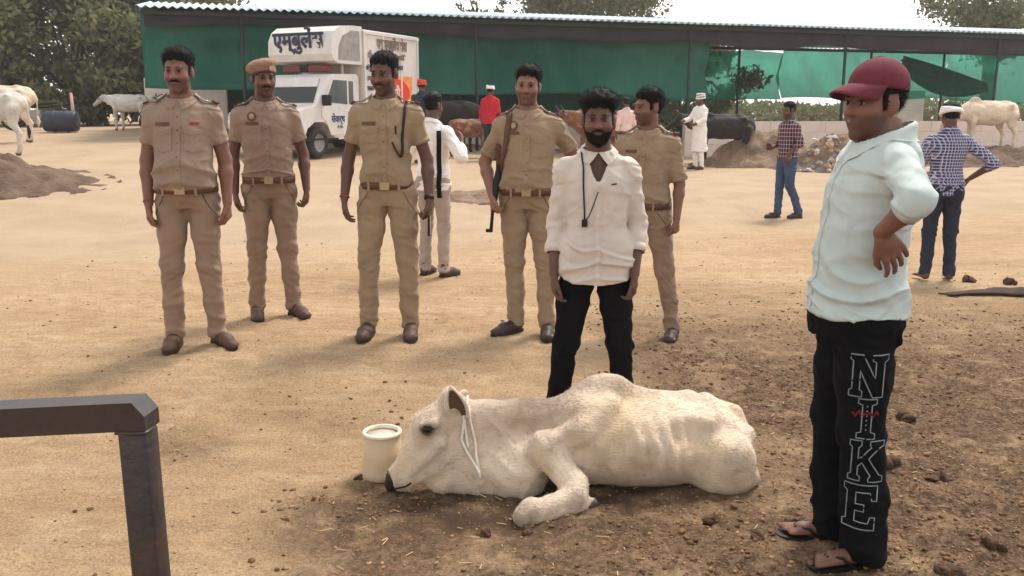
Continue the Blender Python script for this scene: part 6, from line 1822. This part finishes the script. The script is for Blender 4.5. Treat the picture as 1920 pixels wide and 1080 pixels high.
# ------------------------------------------------------------------ soil heaps, rubble
M_heap = mat('dry brown soil heap', S(116, 95, 78), .95, nscale=2.5, amt=.35, bump=.8, bscale=14, col2=S(84, 66, 54), bdist=.04)
M_heap2 = mat('grey brown soil heap', S(146, 122, 100), .95, nscale=2.5, amt=.35, bump=.8, bscale=14, col2=S(98, 80, 64), bdist=.04)
def heap(name, label, c, rx, ry, h, m, seed, rz=0):
    o0 = (c[0], c[1], gz(*c))
    n = 70; u = np.linspace(-1.15, 1.15, n)
    X, Y = np.meshgrid(u, u, indexing='ij')
    r = np.sqrt(X ** 2 + Y ** 2)
    P = np.stack([X.ravel() * rx, Y.ravel() * ry, X.ravel() * 0 + seed], 1)
    z = h * (1 - ss(0, 1.05, r)) * (1 + .35 * fbm(P, .9, 3, seed).reshape(X.shape)) + (.10 * h + .03) * fbm(P, 4, 3, seed + 4).reshape(X.shape) * (r < 1.1)
    z = np.where(r > 1.08, -.25, z)
    ca_, sa_ = math.cos(rz), math.sin(rz)
    wx_ = X * rx * ca_ - Y * ry * sa_; wy_ = X * rx * sa_ + Y * ry * ca_
    gzz = ground(wx_ + c[0], wy_ + c[1]) - o0[2]
    V = np.stack([wx_.ravel(), wy_.ravel(), (z + gzz - .02).ravel()], 1)
    idx = np.arange(n * n).reshape(n, n)
    Q = np.stack([idx[:-1, :-1].ravel(), idx[1:, :-1].ravel(), idx[1:, 1:].ravel(), idx[:-1, 1:].ravel()], 1)
    o = mesh_np(name, V, Q, m); o.location = o0; tag(o, label, 'soil heap')
    return o, V, Q
heap('soil_heap', 'loose brown soil heap at the left edge in front of the grey cow', (-9.3, 14.6), 2.6, 1.5, .60, M_heap, 3)
heap('soil_heap', 'long brown soil heap between the black cow and the rubble', (6.3, 22.0), 2.0, 1.2, .95, M_heap2, 5)
heap('soil_heap', 'low soil bank under the standing white cow', (12.6, 23.4), 4.0, 1.9, .42, M_heap, 8)
heap('soil_heap', 'low ridge of spilt soil behind the slung carbine', (-.1, 14.2), 1.7, .6, .16, M_heap2, 9)
ho, hV, hQ = heap('rubble_heap', 'heap of pale broken rubble beside the plaid shirted man', (7.35, 20.6), 1.25, .9, .80, M_heap2, 12)
ho['category'] = 'rubble'
hb = bvh_of(hV, hQ)
rs = np.random.RandomState(5)
def rock(bm, p, r, rs_, sq=.75, sub=1):
    v0 = len(bm.verts)
    M_ = Matrix.Translation(p) @ Matrix.Rotation(rs_.uniform(0, 6), 4, 'Z') @ Matrix.Rotation(rs_.uniform(0, 3), 4, 'X') @ Matrix.Diagonal((r * rs_.uniform(.8, 1.4), r * rs_.uniform(.7, 1.1), r * sq * rs_.uniform(.7, 1.1), 1))
    vs = bmesh.ops.create_icosphere(bm, subdivisions=sub, radius=1, matrix=M_)['verts']
    for v in vs: v.co += Vector(rs_.normal(size=3)) * r * (.16 if sub == 1 else .09)
mats = [mat('pale broken concrete', S(212, 200, 184), .9, amt=.2, nscale=10), mat('grey blue broken brick', S(120, 116, 128), .9, amt=.3, nscale=10), mat('tan broken brick', S(176, 146, 116), .9, amt=.3, nscale=10)]
protos = []
for k in range(9):
    bm = bmesh.new(); rock(bm, Vector((0, 0, 0)), .085, rs); ob = bm_obj('stone', bm, mats[k % 3], ho); protos.append(ob)
for k in range(230):
    a = rs.uniform(0, 2 * math.pi); q = math.sqrt(rs.uniform(0, 1)) * 1.0
    x, y = math.cos(a) * q * 1.2, math.sin(a) * q * .88
    h, n, _, _ = hb.ray_cast(Vector((x, y, 3)), Vector((0, 0, -1)))
    if h is None: continue
    ob = protos[k] if k < 9 else link(bpy.data.objects.new('stone', protos[rs.randint(9)].data))
    ob.parent = ho; ob.location = h + Vector((0, 0, .01)); ob.rotation_euler = rs.uniform(0, 6, 3); s_ = rs.uniform(.5, 1.25); ob.scale = (s_, s_, s_)

# ------------------------------------------------------------------ dung clods, pebbles and straw on the yard floor
M_clod = mat('dry dung and soil clods', S(140, 104, 74), .95, nscale=20, amt=.4, bump=.5, bscale=60, col2=S(84, 60, 44))
M_peb = mat('tan soil crumbs', S(168, 130, 94), .95, nscale=20, amt=.3, bump=.4, bscale=60)
M_straw = mat('dry straw bits', S(206, 176, 128), .8)
ico = bmesh.new(); bmesh.ops.create_icosphere(ico, subdivisions=1, radius=1); ico.verts.ensure_lookup_table()
iv = np.array([v.co[:] for v in ico.verts]); iq = np.array([[v.index for v in f_.verts] for f_ in ico.faces]); ico.free()
GB = BVHTree.FromPolygons(np.stack([GX.ravel(), GY.ravel(), GZ.ravel()], 1)[:0].tolist(), []) if False else None
def surf(x, y):
    """height of the finished ground sheet (bilinear)"""
    i = np.clip(np.searchsorted(gx, x) - 1, 0, len(gx) - 2); j = np.clip(np.searchsorted(gy, y) - 1, 0, len(gy) - 2)
    u = (x - gx[i]) / (gx[i + 1] - gx[i]); v = (y - gy[j]) / (gy[j + 1] - gy[j])
    return GZ[i, j] * (1 - u) * (1 - v) + GZ[i + 1, j] * u * (1 - v) + GZ[i, j + 1] * (1 - u) * v + GZ[i + 1, j + 1] * u * v
def scatter(name, label, n, m, rfun, dens, seed, flat=.65):
    rs = np.random.RandomState(seed)
    X = rs.uniform(-4.5, 5, n * 4); Y = 2.0 + rs.uniform(0, 1, n * 4) ** 1.3 * 9
    keep = rs.uniform(0, 1, n * 4) < dens(X, Y)
    X, Y = X[keep][:n], Y[keep][:n]; k = len(X)
    r = rfun(rs, k)
    V = iv[None] * (1 + .25 * rs.normal(size=(k, len(iv), 1)))
    V = V * r[:, None, None] * np.stack([rs.uniform(.8, 1.5, k), rs.uniform(.8, 1.3, k), np.full(k, flat)], 1)[:, None, :]
    a = rs.uniform(0, 6.28, k); ca_, sa_ = np.cos(a)[:, None], np.sin(a)[:, None]
    Vx = V[:, :, 0] * ca_ - V[:, :, 1] * sa_; Vy = V[:, :, 0] * sa_ + V[:, :, 1] * ca_
    P = np.stack([Vx + X[:, None], Vy + Y[:, None], V[:, :, 2] + (surf(X, Y) + r * flat * .45)[:, None]], 2).reshape(-1, 3)
    F = (iq[None] + (np.arange(k) * len(iv))[:, None, None]).reshape(-1, 3)
    o = mesh_np(name, P, F, m, None, True); tag(o, label, 'clods', kind='stuff'); return o
scatter('dung_clods', 'crumbled dry dung and dark soil clods over the right of the yard', 16000, M_clod, lambda rs, k: .003 + .009 * rs.uniform(0, 1, k) ** 5, lambda x, y: .02 + .98 * trampled(x, y) * ss(.15, .55, .5 + .5 * fbm(np.stack([x, y, 0 * x], 1), 1.8, 2, 9)), 3)
scatter('soil_crumbs', 'tan crumbs of dry soil over the whole yard', 8000, M_peb, lambda rs, k: .003 + .006 * rs.uniform(0, 1, k) ** 4, lambda x, y: .08 + .9 * trampled(x, y), 4)
rs = np.random.RandomState(12); k = 650
X = rs.uniform(-3.5, 4, k * 3); Y = 2.1 + rs.uniform(0, 1, k * 3) ** 1.3 * 6; kp = rs.uniform(0, 1, k * 3) < .25 + .75 * trampled(X, Y); X, Y = X[kp][:k], Y[kp][:k]; k = len(X)
a = rs.uniform(0, 6.28, k); L_ = rs.uniform(.015, .05, k); z_ = surf(X, Y) + .006
d = np.stack([np.cos(a), np.sin(a), rs.uniform(-.2, .2, k)], 1); pn = np.stack([-np.sin(a), np.cos(a), 0 * a], 1) * .0018
c = np.stack([X, Y, z_], 1); up_ = np.array((0, 0, .0022))
V = np.stack([c - d * L_[:, None] / 2 - pn, c - d * L_[:, None] / 2 + pn, c - d * L_[:, None] / 2 + up_, c + d * L_[:, None] / 2 - pn, c + d * L_[:, None] / 2 + pn, c + d * L_[:, None] / 2 + up_], 1).reshape(-1, 3)
b0 = np.arange(k)[:, None] * 6
F = np.concatenate([b0 + np.array(q_)[None] for q_ in ((0, 3, 5, 2), (1, 2, 5, 4), (0, 1, 4, 3))])
tag(mesh_np('straw', V, F, M_straw, None, False), 'scattered bits of dry straw on the soil', 'straw', kind='stuff')
M_dung = mat('dark dry dung', S(96, 70, 52), .95, nscale=30, amt=.4, bump=.8, bscale=90, col2=S(66, 48, 36))
# larger single dung lumps that can be told apart
rs = np.random.RandomState(3)
for k, (x, y, r) in enumerate([(1.62, 3.62, .055), (1.78, 3.50, .04), (1.05, 3.02, .05), (.88, 2.95, .035), (1.45, 2.72, .05), (-.10, 2.98, .028), (.06, 3.02, .03), (-.64, 3.50, .022), (1.95, 4.2, .05), (2.1, 3.1, .045), (1.7, 2.9, .04), (.75, 3.1, .03), (4.15, 7.9, .07), (4.4, 7.7, .06)]):
    bm = bmesh.new(); z0 = float(surf(np.array([x]), np.array([y]))[0])
    for j in range(5): 
        v_ = Vector((np.clip(rs.normal(), -1, 1) * r * .45, np.clip(rs.normal(), -1, 1) * r * .38, abs(rs.normal()) * r * .12 + r * .28)); rock(bm, v_, r * rs.uniform(.5, .8), rs, .55, 2)
    o = bm_obj('dung_lump', bm, M_dung, None, True); o.location = (x, y, z0 - .006)
    tag(o, 'dark dry dung lump lying on the trampled soil', 'dung', 'single dung lumps on the soil')

# ------------------------------------------------------------------ dark sacking lying flat at the right edge
bm = bmesh.new(); rs = np.random.RandomState(9)
n1, n2 = 26, 8; G = []
for i in range(n1 + 1):
    t = i / n1; row = []
    for j in range(n2 + 1):
        s = j / n2 - .5
        w_ = .30 * min(1, .12 + t * 1.6)
        x = 3.55 + t * 1.5; y = 7.22 + s * w_ * 1.2 + .12 * t + .05 * math.sin(t * 7)
        z = float(surf(np.array([x]), np.array([y]))[0]) + .012 + .055 * min(1, t * 1.5) * abs(vnoise(np.array([[t * 9, s * 6, 1.]]), 1, 2)[0] + .5) * (1 - abs(s) * 1.6)
        row.append(bm.verts.new((x, y, z)))
    G.append(row)
for i in range(n1):
    for j in range(n2): bm.faces.new((G[i][j], G[i + 1][j], G[i + 1][j + 1], G[i][j + 1]))
o = bm_obj('sacking', bm, mat('dark muddy sacking', S(84, 66, 56), .9, amt=.4, nscale=9, bump=.4, bscale=40, col2=S(52, 40, 36)), None, True); so = o.modifiers.new('thick', 'SOLIDIFY'); so.thickness = .012; so.offset = 1
tag(o, 'crumpled dark sacking lying on the ground at the right edge', 'sacking')

# ------------------------------------------------------------------ barrel, motorcycles, post at the left
M_drum = mat('dark blue plastic drum', S(52, 54, 66), .5, amt=.15, nscale=5)
dr = empty('plastic_drum', (-12.35, 24.7, gz(-12.35, 24.7) + .29), R(8)); tag(dr, 'dark blue plastic drum lying on its side by the scrub', 'drum')
Mx = Matrix.Rotation(R(90), 4, 'Y')
bm = bmesh.new(); add_lathe(bm, [(0, -.44), (.20, -.44), (.26, -.42), (.28, -.37), (.285, -.20), (.295, -.18), (.295, -.15), (.285, -.13), (.285, .13), (.295, .15), (.295, .18), (.285, .20), (.28, .37), (.26, .42), (.20, .44), (0, .44)], 32, Mx); bm_obj('drum_shell', bm, M_drum, dr, True)
bm = bmesh.new(); add_cyl(bm, (-.445, .12, 0), (-.475, .12, 0), .045, n=14); bm_obj('bung', bm, M_dk, dr, True)
M_bike = mat('dark painted fairing', S(58, 34, 34), .4, amt=.2)
M_chr = mat('dull metal', S(150, 146, 142), .35, metal=.6)
def motorcycle(label, loc_, rz, m):
    r0 = empty('motorcycle', loc_, rz); tag(r0, label, 'motorcycle', 'parked motorcycles')
    for x in (-.64, .64):
        Mx = Matrix.Translation((x, 0, .30)) @ Matrix.Rotation(R(90), 4, 'X')
        bm = bmesh.new(); add_lathe(bm, [(.23, -.045), (.28, -.045), (.30, 0), (.28, .045), (.23, .045), (.23, -.045)], 28, Mx); wh = bm_obj('wheel', bm, M_tyre, r0, True)
        bm = bmesh.new(); add_lathe(bm, [(0, -.05), (.05, -.05), (.05, .05), (0, .05)], 14, Mx); bm_obj('hub', bm, M_chr, wh, True)
        for k in range(8):
            a = k * math.pi / 4; bm = bmesh.new(); add_cyl(bm, (x, 0, .30), (x + math.cos(a) * .235, 0, .30 + math.sin(a) * .235), .006, n=5); bm_obj('spoke', bm, M_chr, wh)
    for y in (-.07, .07):
        bm = bmesh.new(); add_tube(bm, [(-.64, y, .30), (-.50, y, .62), (-.40, y, .90)], .022, 8); bm_obj('fork', bm, M_chr, r0, True)
    bm = bmesh.new(); add_tube(bm, [(-.36, -.32, 1.02), (-.42, -.2, 1.0), (-.42, 0, .95), (-.42, .2, 1.0), (-.36, .32, 1.02)], .014, 8); bm_obj('handlebar', bm, M_dk, r0, True)
    f = Field((-.6, -.2, .45), (.2, .2, 1.0), .02); f.ell((-.14, 0, .76), (.24, .12, .11), None, .03); V, Q = f.mesh(); mesh_np('fuel_tank', V, Q, m, r0)
    f = Field((-.1, -.2, .55), (.8, .2, .95), .02); f.cone((.10, 0, .75), (.50, 0, .80), .085, .075, .03, 'u', ((0, 0, 1), .6)); V, Q = f.mesh(); mesh_np('seat', V, Q, M_dk, r0)
    bm = bmesh.new(); add_box(bm, (-.20, -.10, .26), (.14, .10, .58)); bm_obj('engine', bm, M_chr, r0, False, .03)
    bm = bmesh.new(); add_tube(bm, [(-.42, 0, .88), (-.1, 0, .66), (.35, 0, .66), (.62, 0, .72)], .024, 8); bm_obj('frame', bm, M_dk, r0, True)
    bm = bmesh.new(); add_tube(bm, [(.1, -.09, .32), (.64, -.08, .30)], .022, 8); bm_obj('swing_arm', bm, M_dk, r0, True)
    bm = bmesh.new(); add_tube(bm, [(-.18, -.13, .34), (.1, -.15, .26), (.75, -.15, .33)], .035, 8); bm_obj('exhaust', bm, M_chr, r0, True)
    bm = bmesh.new(); bmesh.ops.create_uvsphere(bm, u_segments=14, v_segments=10, radius=.09, matrix=Matrix.Translation((-.52, 0, .88))); bm_obj('headlamp', bm, M_chr, r0, True)
    for x, a0, a1 in ((-.64, 40, 170), (.64, 10, 150)):
        pts = [(x + math.cos(R(a)) * .335, 0, .30 + math.sin(R(a)) * .335) for a in np.linspace(a0, a1, 9)]
        bm = bmesh.new(); ribbon_bm(bm, pts, .11, [(p[0] - x, 0, p[2] - .30) for p in pts], .012); bm_obj('mudguard', bm, m, r0, True)
    return r0
motorcycle('parked motorcycle beside the white wall panel behind the paunchy policeman', (-8.95, 24.0, gz(-8.95, 24)), R(8), M_bike)
motorcycle('dark motorcycle parked beside the lying drum', (-13.9, 26.4, gz(-13.9, 26.4)), R(20), M_dk)
bm = bmesh.new(); pz = gz(-13.1, 26.2); add_tube(bm, [(0, 0, -.2), (.02, 0, .5), (0, 0, 1.05)], [.05, .045, .04], 8); o = bm_obj('tether_post', bm, mat('pinkish painted post', S(206, 170, 156), .8), None, True); o.location = (-12.45, 25.6, gz(-12.45, 25.6)); tag(o, 'pale pinkish wooden tether post behind the lying drum', 'post')
# ------------------------------------------------------------------ dusty air
bm = bmesh.new(); add_box(bm, (-950, -62, -1.5), (950, 1850, 14))
hz = bm_obj('haze', bm, None); tag(hz, 'thin pale dusty air over the yard', 'haze', kind='stuff')
m = bpy.data.materials.new('dusty air'); m.use_nodes = True; t = m.node_tree; t.nodes.clear()
o = t.nodes.new('ShaderNodeOutputMaterial'); v = t.nodes.new('ShaderNodeVolumePrincipled'); v.inputs['Color'].default_value = (.95, .93, .90, 1); v.inputs['Density'].default_value = .0012; v.inputs['Anisotropy'].default_value = .3
t.links.new(v.outputs[0], o.inputs['Volume']); hz.data.materials.append(m)
